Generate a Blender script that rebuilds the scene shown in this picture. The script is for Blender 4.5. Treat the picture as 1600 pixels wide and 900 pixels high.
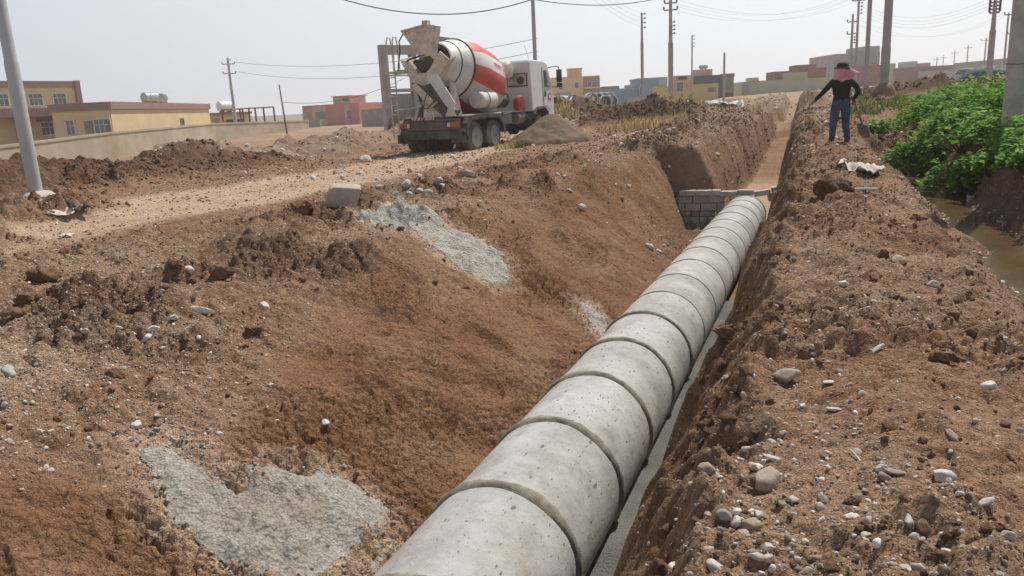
import bpy, math, random
import numpy as np
from mathutils import Vector, Matrix
random.seed(7); rng = np.random.default_rng(7)
SC = bpy.context.scene
for o in list(bpy.data.objects): bpy.data.objects.remove(o)
COL = SC.collection

# ---------------------------------------------------------------- camera (eye at the origin, +Y runs along the trench)
FPX = 1206.0
CAMR = np.array([[0.93121509, 0.03822777, -0.36245979],
                 [0.3611992, -0.22972985, 0.90374738],
                 [-0.04871959, -0.97250338, -0.22773574]])
cam = bpy.data.objects.new('camera', bpy.data.cameras.new('camera')); COL.objects.link(cam)
cam.data.sensor_width = 36; cam.data.lens = FPX / 1600 * 36; cam.data.clip_start = .05; cam.data.clip_end = 5000
_u, _s, _v = np.linalg.svd(np.stack([CAMR[:, 0], -CAMR[:, 1], -CAMR[:, 2]], 1)); _R = _u @ _v
cam.matrix_world = Matrix(_R.tolist()).to_4x4()
SC.camera = cam
CW = np.stack([_R[:, 0], -_R[:, 1], -_R[:, 2]], 1)

# ---------------------------------------------------------------- sky, sun, exposure
SUN = Vector((0.16, 0.50, 0.86)).normalized()
w = bpy.data.worlds.new('World'); SC.world = w; w.use_nodes = True
nt = w.node_tree; bg = nt.nodes['Background']
sky = nt.nodes.new('ShaderNodeTexSky'); sky.sky_type = 'NISHITA'; sky.sun_disc = False
sky.sun_elevation = math.asin(SUN.z); sky.sun_rotation = math.atan2(SUN.x, SUN.y)
sky.air_density = 1.0; sky.dust_density = 2.0; sky.ozone_density = 1.0; sky.altitude = 0
bg.inputs[1].default_value = 0.10
# dusty haze over the whole sky: pale, a little brighter towards the sun's side
_tc = nt.nodes.new('ShaderNodeTexCoord'); _dp = nt.nodes.new('ShaderNodeVectorMath'); _dp.operation = 'DOT_PRODUCT'; _dp.inputs[1].default_value = SUN
_rp = nt.nodes.new('ShaderNodeValToRGB'); _rp.color_ramp.elements[0].position = .25; _rp.color_ramp.elements[0].color = (.62, .655, .72, 1)
_rp.color_ramp.elements[1].position = .95; _rp.color_ramp.elements[1].color = (.97, .97, .98, 1)
_e = _rp.color_ramp.elements.new(.58); _e.color = (.87, .885, .91, 1)
_sc = nt.nodes.new('ShaderNodeVectorMath'); _sc.operation = 'SCALE'; _sc.inputs['Scale'].default_value = 11.0
_mx = nt.nodes.new('ShaderNodeMix'); _mx.data_type = 'RGBA'; _mx.inputs[0].default_value = .9
nt.links.new(_tc.outputs['Generated'], _dp.inputs[0]); nt.links.new(_dp.outputs['Value'], _rp.inputs[0]); nt.links.new(_rp.outputs[0], _sc.inputs[0])
_sp = nt.nodes.new('ShaderNodeSeparateXYZ'); _er = nt.nodes.new('ShaderNodeValToRGB'); _er.color_ramp.elements[0].position = .22; _er.color_ramp.elements[0].color = (1, 1, 1, 1)
_er.color_ramp.elements[1].position = .75; _er.color_ramp.elements[1].color = (.11, .15, .23, 1)
_ml = nt.nodes.new('ShaderNodeMix'); _ml.data_type = 'RGBA'; _ml.blend_type = 'MULTIPLY'; _ml.inputs[0].default_value = 1
nt.links.new(_tc.outputs['Generated'], _sp.inputs[0]); nt.links.new(_sp.outputs['Z'], _er.inputs[0]); nt.links.new(_sc.outputs[0], _ml.inputs[6]); nt.links.new(_er.outputs[0], _ml.inputs[7])
nt.links.new(sky.outputs[0], _mx.inputs[6]); nt.links.new(_ml.outputs[2], _mx.inputs[7]); nt.links.new(_mx.outputs[2], bg.inputs[0])
sl = bpy.data.lights.new('sun', 'SUN'); sl.energy = 5.0; sl.angle = math.radians(0.6); sl.color = (1, .95, .87)
so = bpy.data.objects.new('sun', sl); COL.objects.link(so)
so.rotation_euler = (-SUN).to_track_quat('-Z', 'Y').to_euler(); so.location = (0, 0, 60)
SC.view_settings.view_transform = 'Standard'; SC.view_settings.look = 'None'
SC.view_settings.exposure = 0.0; SC.view_settings.gamma = 1
SC.render.engine = 'CYCLES'; SC.cycles.use_denoising = True
SC.cycles.max_bounces = 6; SC.cycles.diffuse_bounces = 3; SC.cycles.volume_bounces = 1
SC.cycles.transparent_max_bounces = 12

# ---------------------------------------------------------------- small helpers
def ray(px, py): return CW @ np.array([px - 800., py - 450., FPX])
def at_z(px, py, z): r = ray(px, py); return r * (z / r[2])
def at_y(px, py, y): r = ray(px, py); return r * (y / r[1])
def at_d(px, py, d): return ray(px, py) * (d / FPX)            # d = depth in front of the eye, metres
def hor(px): return 450 - ((px - 800) * (-CW[2, 0]) + FPX * (-CW[2, 2])) / (-CW[2, 1])

def tag(o, label=None, cat=None, group=None, kind=None):
    if label: o['label'] = label
    if cat: o['category'] = cat
    if group: o['group'] = group
    if kind: o['kind'] = kind
    return o
def empty(name, loc=(0, 0, 0), rz=0., rx=0.):
    o = bpy.data.objects.new(name, None); COL.objects.link(o); o.location = loc; o.rotation_euler = (rx, 0, rz)
    o.empty_display_size = .2
    return o
def copy_tree(o, parent=None):
    c = o.copy(); COL.objects.link(c)
    if parent is not None: c.parent = parent
    for ch in o.children: copy_tree(ch, c)
    return c
def link_mesh(name, v, f, m, parent=None, smooth=False, mats=None, fm=None):
    me = bpy.data.meshes.new(name); me.from_pydata([tuple(map(float, p)) for p in v], [], [tuple(map(int, q)) for q in f])
    if mats:
        for mm in mats: me.materials.append(mm)
        if fm is not None: me.polygons.foreach_set('material_index', np.asarray(fm, dtype=np.int32))
    elif m: me.materials.append(m)
    if smooth: me.polygons.foreach_set('use_smooth', np.ones(len(me.polygons), bool))
    me.update()
    o = bpy.data.objects.new(name, me); COL.objects.link(o)
    if parent is not None: o.parent = parent
    return o
def fast_mesh(name, V, F, m, smooth=True, parent=None, attrs=None):
    V = np.ascontiguousarray(V, dtype=np.float32); F = np.ascontiguousarray(F, dtype=np.int32); k = F.shape[1]
    me = bpy.data.meshes.new(name)
    me.vertices.add(len(V)); me.vertices.foreach_set('co', V.ravel())
    me.loops.add(F.size); me.loops.foreach_set('vertex_index', F.ravel())
    me.polygons.add(len(F)); me.polygons.foreach_set('loop_start', np.arange(0, F.size, k, dtype=np.int32))
    me.polygons.foreach_set('loop_total', np.full(len(F), k, dtype=np.int32))
    me.polygons.foreach_set('use_smooth', np.full(len(F), smooth))
    me.update(calc_edges=True)
    if attrs:
        for an, av in attrs.items():
            a = me.attributes.new(an, 'FLOAT', 'POINT'); a.data.foreach_set('value', np.ascontiguousarray(av, dtype=np.float32))
    if m: me.materials.append(m)
    o = bpy.data.objects.new(name, me); COL.objects.link(o)
    if parent is not None: o.parent = parent
    return o

class MB:
    def __init__(s): s.v = []; s.f = []
    def add(s, v, f):
        b = len(s.v); s.v += [tuple(p) for p in v]; s.f += [tuple(i + b for i in q) for q in f]; return s
    def box(s, c, d, rz=0., rx=0., ry=0.):
        M = Matrix.Rotation(rz, 3, 'Z') @ Matrix.Rotation(ry, 3, 'Y') @ Matrix.Rotation(rx, 3, 'X')
        v = [M @ Vector((sx * d[0] / 2, sy * d[1] / 2, sz * d[2] / 2)) + Vector(c) for sx in (-1, 1) for sy in (-1, 1) for sz in (-1, 1)]
        return s.add(v, [(0, 1, 3, 2), (4, 6, 7, 5), (0, 4, 5, 1), (2, 3, 7, 6), (0, 2, 6, 4), (1, 5, 7, 3)])
    def prism(s, pts, d, flip=False):
        """extrude a 3D polygon by vector d"""
        n = len(pts); a = [Vector(p) for p in pts]; b = [p + Vector(d) for p in a]
        return s.add(a + b, [tuple(range(n - 1, -1, -1)), tuple(range(n, 2 * n))] + [(i, (i + 1) % n, n + (i + 1) % n, n + i) for i in range(n)])
    def tube(s, path, r, n=8, cap=True):
        P = [Vector(p) for p in path]; rs = r if isinstance(r, (list, tuple)) else [r] * len(P)
        t0 = (P[1] - P[0]).normalized(); up = Vector((0, 0, 1)) if abs(t0.z) < .9 else Vector((0, 1, 0))
        v = []
        for i, p in enumerate(P):
            t = (P[min(i + 1, len(P) - 1)] - P[max(i - 1, 0)]).normalized()
            a = t.cross(up).normalized(); b = t.cross(a)
            up = a.cross(t) if False else up
            for k in range(n):
                q = 2 * math.pi * k / n; v.append(p + (a * math.cos(q) + b * math.sin(q)) * rs[i])
        f = []
        for i in range(len(P) - 1):
            for k in range(n):
                k2 = (k + 1) % n; f.append((i * n + k, i * n + k2, (i + 1) * n + k2, (i + 1) * n + k))
        if cap: f += [tuple(range(n - 1, -1, -1)), tuple(range((len(P) - 1) * n, len(P) * n))]
        return s.add(v, f)
    def lathe(s, c, ax, prof, n=32, cap=True):
        """prof: list of (t along axis, radius)"""
        A = Vector(ax).normalized(); u = Vector((0, 0, 1)) if abs(A.z) < .9 else Vector((1, 0, 0))
        a = A.cross(u).normalized(); b = a.cross(A).normalized(); c = Vector(c); v = []
        for t, r in prof:
            for k in range(n):
                q = 2 * math.pi * k / n; v.append(c + A * t + (a * math.cos(q) + b * math.sin(q)) * r)
        f = []
        for i in range(len(prof) - 1):
            for k in range(n):
                k2 = (k + 1) % n; f.append((i * n + k, i * n + k2, (i + 1) * n + k2, (i + 1) * n + k))
        if cap: f += [tuple(range(n - 1, -1, -1)), tuple(range((len(prof) - 1) * n, len(prof) * n))]
        return s.add(v, f)
    def build(s, name, m, parent=None, smooth=False, bevel=0., auto=False):
        o = link_mesh(name, s.v, s.f, m, parent, smooth)
        if bevel:
            b = o.modifiers.new('bevel', 'BEVEL'); b.width = bevel; b.segments = 2; b.limit_method = 'ANGLE'
        if auto:
            me = o.data; me.polygons.foreach_set('use_smooth', np.ones(len(me.polygons), bool))
            me.set_sharp_from_angle(angle=math.radians(35))
        return o

# ---------------------------------------------------------------- materials
def NT(name):
    m = bpy.data.materials.new(name); m.use_nodes = True; return m, m.node_tree, m.node_tree.nodes['Principled BSDF']
def node(t, typ, **k):
    n = t.nodes.new(typ)
    for a, b in k.items():
        if a.startswith('i_'): n.inputs[int(a[2:])].default_value = b
        else: setattr(n, a, b)
    return n
def noise(t, co, scale, detail=4, rough=.6):
    n = node(t, 'ShaderNodeTexNoise'); n.inputs['Scale'].default_value = scale; n.inputs['Detail'].default_value = detail
    n.inputs['Roughness'].default_value = rough; t.links.new(co, n.inputs['Vector']); return n.outputs['Fac']
def voro(t, co, scale, feature='F1'):
    n = node(t, 'ShaderNodeTexVoronoi', feature=feature); n.inputs['Scale'].default_value = scale; t.links.new(co, n.inputs['Vector']); return n
def ramp(t, fac, stops):
    n = node(t, 'ShaderNodeValToRGB'); e = n.color_ramp.elements
    while len(e) < len(stops): e.new(.5)
    for q, (p, c) in zip(e, stops): q.position = p; q.color = (*c, 1) if len(c) == 3 else c
    t.links.new(fac, n.inputs[0]); return n.outputs[0]
def mixc(t, fac, a, b, mode='MIX'):
    n = node(t, 'ShaderNodeMix', data_type='RGBA', blend_type=mode)
    if hasattr(fac, 'links'): t.links.new(fac, n.inputs[0])
    else: n.inputs[0].default_value = fac
    for i, c in ((6, a), (7, b)):
        if hasattr(c, 'links'): t.links.new(c, n.inputs[i])
        else: n.inputs[i].default_value = (*c, 1)
    return n.outputs[2]
def mth(t, op, a, b=None, clamp=False):
    n = node(t, 'ShaderNodeMath', operation=op); n.use_clamp = clamp
    for i, c in ((0, a), (1, b)):
        if c is None: continue
        if hasattr(c, 'links'): t.links.new(c, n.inputs[i])
        else: n.inputs[i].default_value = c
    return n.outputs[0]
def bump(t, bsdf, h, dist, strength=1., prev=None):
    n = node(t, 'ShaderNodeBump'); n.inputs['Distance'].default_value = dist; n.inputs['Strength'].default_value = strength
    t.links.new(h, n.inputs['Height'])
    if prev is not None: t.links.new(prev, n.inputs['Normal'])
    t.links.new(n.outputs[0], bsdf.inputs['Normal']); return n.outputs[0]

def mat(name, c, rough=.7, var=.25, scale=3., dirt=None, dirt_amt=.5, bmp=0., metal=0., spec=.3, rnd=False):
    m, t, b = NT(name)
    tc = node(t, 'ShaderNodeTexCoord').outputs['Object']
    if rnd:
        oi = node(t, 'ShaderNodeObjectInfo'); va = node(t, 'ShaderNodeVectorMath', operation='ADD'); sc = node(t, 'ShaderNodeMath', operation='MULTIPLY', i_1=40.)
        t.links.new(oi.outputs['Random'], sc.inputs[0]); t.links.new(tc, va.inputs[0]); t.links.new(sc.outputs[0], va.inputs[1]); tc = va.outputs[0]
    n1 = noise(t, tc, scale, 6, .65)
    lo = tuple(x * (1 - var) for x in c); hi = tuple(min(1, x * (1 + var)) for x in c)
    col = ramp(t, n1, [(.3, lo), (.7, hi)])
    if dirt:
        n2 = noise(t, tc, scale * .45, 8, .7)
        f = ramp(t, n2, [(.42, (0, 0, 0)), (.68, (dirt_amt,) * 3)]); col = mixc(t, f, col, dirt)
    t.links.new(col, b.inputs['Base Color'])
    b.inputs['Roughness'].default_value = rough; b.inputs['Metallic'].default_value = metal; b.inputs['Specular IOR Level'].default_value = spec
    if bmp: bump(t, b, noise(t, tc, scale * 9, 4, .65), bmp * .35)
    return m

DUST = (.36, .27, .19)
def soil_material(name, extra=True):
    m, t, b = NT(name)
    tc = node(t, 'ShaderNodeTexCoord').outputs['Object']
    def attr(n): a = node(t, 'ShaderNodeAttribute', attribute_name=n); return a.outputs['Fac']
    road, grav, dark, smo = attr('road'), attr('grav'), attr('dark'), attr('smooth')
    nA = noise(t, tc, 1.1, 8, .68); nB = noise(t, tc, 6., 8, .72); nC = noise(t, tc, 38., 6, .75)
    base = ramp(t, nB, [(.30, (0.139, 0.078, 0.047)), (.5, (0.262, 0.157, 0.098)), (.72, (0.394, 0.267, 0.182))])
    base = mixc(t, ramp(t, nA, [(.38, (0, 0, 0)), (.66, (.65,) * 3)]), base, (0.365, 0.260, 0.181))
    # excavated face: more saturated clay
    clay = ramp(t, nB, [(.3, (0.188, 0.108, 0.066)), (.5, (0.300, 0.188, 0.121)), (.72, (0.414, 0.288, 0.200))])
    clay = mixc(t, ramp(t, noise(t, tc, .75, 6, .7), [(.40, (0, 0, 0)), (.60, (.75,) * 3)]), clay, (0.211, 0.111, 0.062))
    base = mixc(t, smo, base, clay)
    base = mixc(t, dark, base, ramp(t, nB, [(.3, (0.068, 0.039, 0.024)), (.7, (0.176, 0.107, 0.069))]))
    rc = ramp(t, nB, [(.3, (0.414, 0.291, 0.200)), (.55, (0.560, 0.418, 0.307)), (.75, (0.672, 0.525, 0.400))])
    base = mixc(t, mth(t, 'MULTIPLY', road, ramp(t, nA, [(.25, (.55,) * 3), (.6, (1, 1, 1))])), base, rc)
    gc = ramp(t, nC, [(.3, (0.266, 0.175, 0.119)), (.5, (0.429, 0.322, 0.237)), (.72, (0.633, 0.542, 0.446))])
    base = mixc(t, mth(t, 'MULTIPLY', grav, .8), base, gc)
    base = mixc(t, .5, base, ramp(t, nC, [(.25, (.43, .42, .41)), (.72, (.76, .75, .74))]), 'OVERLAY')
    hs = node(t, 'ShaderNodeHueSaturation'); hs.inputs['Hue'].default_value = .499; hs.inputs['Saturation'].default_value = 1.09; hs.inputs['Value'].default_value = 1.01; t.links.new(base, hs.inputs['Color']); base = hs.outputs[0]
    # little pebbles bedded in the soil
    peb_bump = None
    for sc, thr in ((70., .80), (28., .90)):
        v = voro(t, tc, sc); sep = node(t, 'ShaderNodeSeparateColor'); t.links.new(v.outputs['Color'], sep.inputs[0])
        pick = mth(t, 'GREATER_THAN', mth(t, 'ADD', sep.outputs[0], mth(t, 'MULTIPLY', mth(t, 'SUBTRACT', grav, mth(t, 'ADD', smo, road)), .16)), thr)
        near = mth(t, 'LESS_THAN', v.outputs['Distance'], .34)
        k = mth(t, 'MULTIPLY', pick, near)
        pc = ramp(t, sep.outputs[1], [(0, (.16, .12, .10)), (.35, (.30, .25, .21)), (.7, (.50, .45, .39)), (1, (.66, .62, .56))])
        base = mixc(t, mth(t, 'MULTIPLY', k, .85), base, pc)
        h = mth(t, 'MULTIPLY', k, mth(t, 'SUBTRACT', .4, v.outputs['Distance']))
        peb_bump = h if peb_bump is None else mth(t, 'ADD', peb_bump, h)
    t.links.new(base, b.inputs['Base Color'])
    b.inputs['Roughness'].default_value = .95; b.inputs['Specular IOR Level'].default_value = .15
    # crumbly relief
    vn = voro(t, tc, 26.); v2 = voro(t, tc, 75.)
    wr = node(t, 'ShaderNodeVectorMath', operation='ADD')
    h = mth(t, 'ADD', mth(t, 'MULTIPLY', nB, 1.6), mth(t, 'MULTIPLY', vn.outputs['Distance'], -.5))
    wob_ = node(t, 'ShaderNodeTexNoise'); wob_.inputs['Scale'].default_value = 9.; wob_.inputs['Detail'].default_value = 4; t.links.new(tc, wob_.inputs['Vector'])
    wv_ = node(t, 'ShaderNodeVectorMath', operation='MULTIPLY_ADD'); wv_.inputs[1].default_value = (.16,) * 3; t.links.new(wob_.outputs['Color'], wv_.inputs[0]); t.links.new(tc, wv_.inputs[2])
    ck = voro(t, wv_.outputs[0], 15., 'DISTANCE_TO_EDGE'); ck2 = voro(t, wv_.outputs[0], 41., 'DISTANCE_TO_EDGE')
    crack = mth(t, 'ADD', mth(t, 'MINIMUM', mth(t, 'MULTIPLY', ck.outputs['Distance'], 4.), .5), mth(t, 'MINIMUM', mth(t, 'MULTIPLY', ck2.outputs['Distance'], 2.), .3))
    n0_ = bump(t, b, crack, .035, .8)
    n1 = bump(t, b, h, .04, .8, n0_)
    h2 = mth(t, 'ADD', mth(t, 'MULTIPLY', nC, 1.4), mth(t, 'MULTIPLY', v2.outputs['Distance'], -.45))
    n2 = bump(t, b, h2, .008, .6, n1)
    bump(t, b, peb_bump, .03, 1., n2)
    return m
SOIL = soil_material('soil')

def cement_material():
    m, t, b = NT('dried_cement'); tc = node(t, 'ShaderNodeTexCoord').outputs['Object']
    n1 = noise(t, tc, 9, 8, .72); n2 = noise(t, tc, 60, 5, .75); n0 = noise(t, tc, 2.2, 5, .6)
    c = ramp(t, n1, [(.3, (.33, .295, .245)), (.5, (.51, .475, .42)), (.72, (.64, .61, .555))])
    c = mixc(t, ramp(t, n0, [(.50, (0, 0, 0)), (.66, (.45,) * 3)]), c, (.42, .32, .24))
    v = voro(t, tc, 45.); c = mixc(t, ramp(t, v.outputs['Distance'], [(.45, (0, 0, 0)), (.8, (.5,) * 3)]), c, (.2, .18, .155))
    t.links.new(c, b.inputs['Base Color']); b.inputs['Roughness'].default_value = .92; b.inputs['Specular IOR Level'].default_value = .2
    k = bump(t, b, mth(t, 'ADD', n1, mth(t, 'MULTIPLY', v.outputs['Distance'], -.5)), .04); bump(t, b, n2, .014, 1., k)
    return m
CEMENT = cement_material()

def pipe_material():
    m, t, b = NT('cast_concrete'); tc0 = node(t, 'ShaderNodeTexCoord').outputs['Object']
    oi = node(t, 'ShaderNodeObjectInfo'); va = node(t, 'ShaderNodeVectorMath', operation='ADD'); sc = node(t, 'ShaderNodeMath', operation='MULTIPLY', i_1=60.)
    t.links.new(oi.outputs['Random'], sc.inputs[0]); t.links.new(tc0, va.inputs[0]); t.links.new(sc.outputs[0], va.inputs[1]); tc = va.outputs[0]
    n0 = noise(t, tc, 1.8, 6, .62); n1 = noise(t, tc, 10, 8, .7); n2 = noise(t, tc, 90, 4, .7)
    c = ramp(t, n0, [(.32, (.285, .272, .248)), (.48, (.385, .376, .355)), (.68, (.470, .463, .445))])
    c = mixc(t, .55, c, ramp(t, n1, [(.3, (.40, .40, .395)), (.7, (.60, .60, .60))]), 'OVERLAY')
    c = mixc(t, .25, c, ramp(t, n2, [(.3, (.35,) * 3), (.7, (.65,) * 3)]), 'OVERLAY')
    # ochre stains
    c = mixc(t, ramp(t, noise(t, tc, 3.3, 5, .7), [(.58, (0, 0, 0)), (.74, (.40,) * 3)]), c, (.40, .285, .19))
    c = mixc(t, ramp(t, noise(t, tc, 5.1, 6, .75), [(.52, (0, 0, 0)), (.70, (.55,) * 3)]), c, (.20, .185, .16))
    # blow-holes, stretched
    mp = node(t, 'ShaderNodeMapping'); mp.inputs['Scale'].default_value = (1., .38, 1.); t.links.new(tc, mp.inputs['Vector'])
    dis = None
    for s, thr in ((22., .86), (38., .76), (75., .72)):
        wob = node(t, 'ShaderNodeTexNoise'); wob.inputs['Scale'].default_value = s * 1.6; t.links.new(mp.outputs[0], wob.inputs['Vector'])
        wv = node(t, 'ShaderNodeVectorMath', operation='MULTIPLY_ADD'); wv.inputs[1].default_value = (.022,) * 3
        t.links.new(wob.outputs['Color'], wv.inputs[0]); t.links.new(mp.outputs[0], wv.inputs[2])
        v = voro(t, wv.outputs[0], s); sep = node(t, 'ShaderNodeSeparateColor'); t.links.new(v.outputs['Color'], sep.inputs[0])
        pick = mth(t, 'GREATER_THAN', mth(t, 'ADD', sep.outputs[0], mth(t, 'MULTIPLY', mth(t, 'SUBTRACT', n0, .5), .5)), thr)
        rad = mth(t, 'MULTIPLY', sep.outputs[1], .30)
        k = mth(t, 'MULTIPLY', pick, mth(t, 'LESS_THAN', v.outputs['Distance'], rad))
        dis = k if dis is None else mth(t, 'MAXIMUM', dis, k)
    c = mixc(t, mth(t, 'MULTIPLY', dis, .8), c, (.11, .10, .085))
    t.links.new(c, b.inputs['Base Color']); b.inputs['Roughness'].default_value = .8; b.inputs['Specular IOR Level'].default_value = .3
    k = bump(t, b, dis, -.012, 1.); k2 = bump(t, b, n1, .012, .7, k); bump(t, b, n2, .004, .7, k2)
    return m
PIPE = pipe_material()
MORTAR = mat('mortar', (.31, .275, .225), .95, .40, 14, (.16, .13, .10), .35, bmp=.035)
BLOCK = mat('concrete_block', (.40, .375, .34), .9, .4, 4, DUST, .35, bmp=.01)
OLDCONC = mat('grey_concrete', (.41, .39, .365), .9, .25, 2.2, (.25, .2, .16), .4, bmp=.012)
POLE = mat('pole_galvanised', (.40, .405, .41), .55, .15, 1.5, (.30, .26, .22), .35, spec=.4)
POLEC = mat('pole_concrete', (.36, .34, .33), .8, .2, 2., (.28, .24, .2), .3)
WOOD = mat('weathered_wood', (.26, .20, .15), .9, .3, 6)
BLACK = mat('black_rubber', (.035, .034, .033), .8, .2, 4, DUST, .25)

# ---------------------------------------------------------------- numpy noise for the terrain
def h2(ix, iy, seed):
    n = (ix.astype(np.int64) * 374761393 + iy.astype(np.int64) * 668265263 + seed * 974711) & 0xffffffff
    n = ((n ^ (n >> 13)) * 1274126177) & 0xffffffff
    n = (n ^ (n >> 16)); n = (n * 2246822519) & 0xffffffff; n ^= n >> 15
    return (n & 0xffffff).astype(np.float32) / float(0xffffff)
def vnoise(x, y, seed=0):
    ix = np.floor(x); iy = np.floor(y); fx = (x - ix).astype(np.float32); fy = (y - iy).astype(np.float32)
    ix = ix.astype(np.int64); iy = iy.astype(np.int64)
    fx = fx * fx * (3 - 2 * fx); fy = fy * fy * (3 - 2 * fy)
    a = h2(ix, iy, seed); b = h2(ix + 1, iy, seed); c = h2(ix, iy + 1, seed); d = h2(ix + 1, iy + 1, seed)
    return (a * (1 - fx) + b * fx) * (1 - fy) + (c * (1 - fx) + d * fx) * fy - .5
def fbm(x, y, seed=0, o=4, g=.55):
    s = 0; a = 1.; t = 0
    for k in range(o): s = s + a * vnoise(x + 17.3 * k, y - 9.1 * k, seed + k); t += a; a *= g; x = x * 2.03; y = y * 2.03
    return s / t * 2
def clods(x, y, seed=0, fill=.8):
    """rounded lumps: height field of jittered caps, unit cell size"""
    ix = np.floor(x).astype(np.int64); iy = np.floor(y).astype(np.int64); best = np.zeros(x.shape, np.float32)
    for dx in (-1, 0, 1):
        for dy in (-1, 0, 1):
            cx = ix + dx; cy = iy + dy
            px = cx + .15 + .7 * h2(cx, cy, seed); py = cy + .15 + .7 * h2(cx, cy, seed + 11); r = .25 + .5 * h2(cx, cy, seed + 23)
            el = .75 + .6 * h2(cx, cy, seed + 41)
            q = 1 - (((x - px) * el) ** 2 + ((y - py) / el) ** 2) / (r * r)
            q = np.sqrt(np.clip(q, 0, 1)).astype(np.float32) * r * (h2(cx, cy, seed + 31) < fill)
            best = np.maximum(best, q)
    return best
def plates2(x, y, seed):
    """flat plates parted by narrow cracks: 1 on a plate, 0 in a crack"""
    ix = np.floor(x).astype(np.int64); iy = np.floor(y).astype(np.int64); f1 = np.full(x.shape, 9., np.float32); f2 = f1.copy()
    for dx in (-1, 0, 1):
        for dy in (-1, 0, 1):
            cx = ix + dx; cy = iy + dy; d = (x - cx - h2(cx, cy, seed)) ** 2 + (y - cy - h2(cx, cy, seed + 5)) ** 2
            f2 = np.minimum(f2, np.maximum(f1, d)); f1 = np.minimum(f1, d)
    e = np.sqrt(f2) - np.sqrt(f1); return np.clip(e * 5, 0, 1) - .25 * np.sqrt(f1)
def sstep(a, b, x): t = np.clip((x - a) / (b - a), 0, 1); return t * t * (3 - 2 * t)

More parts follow.
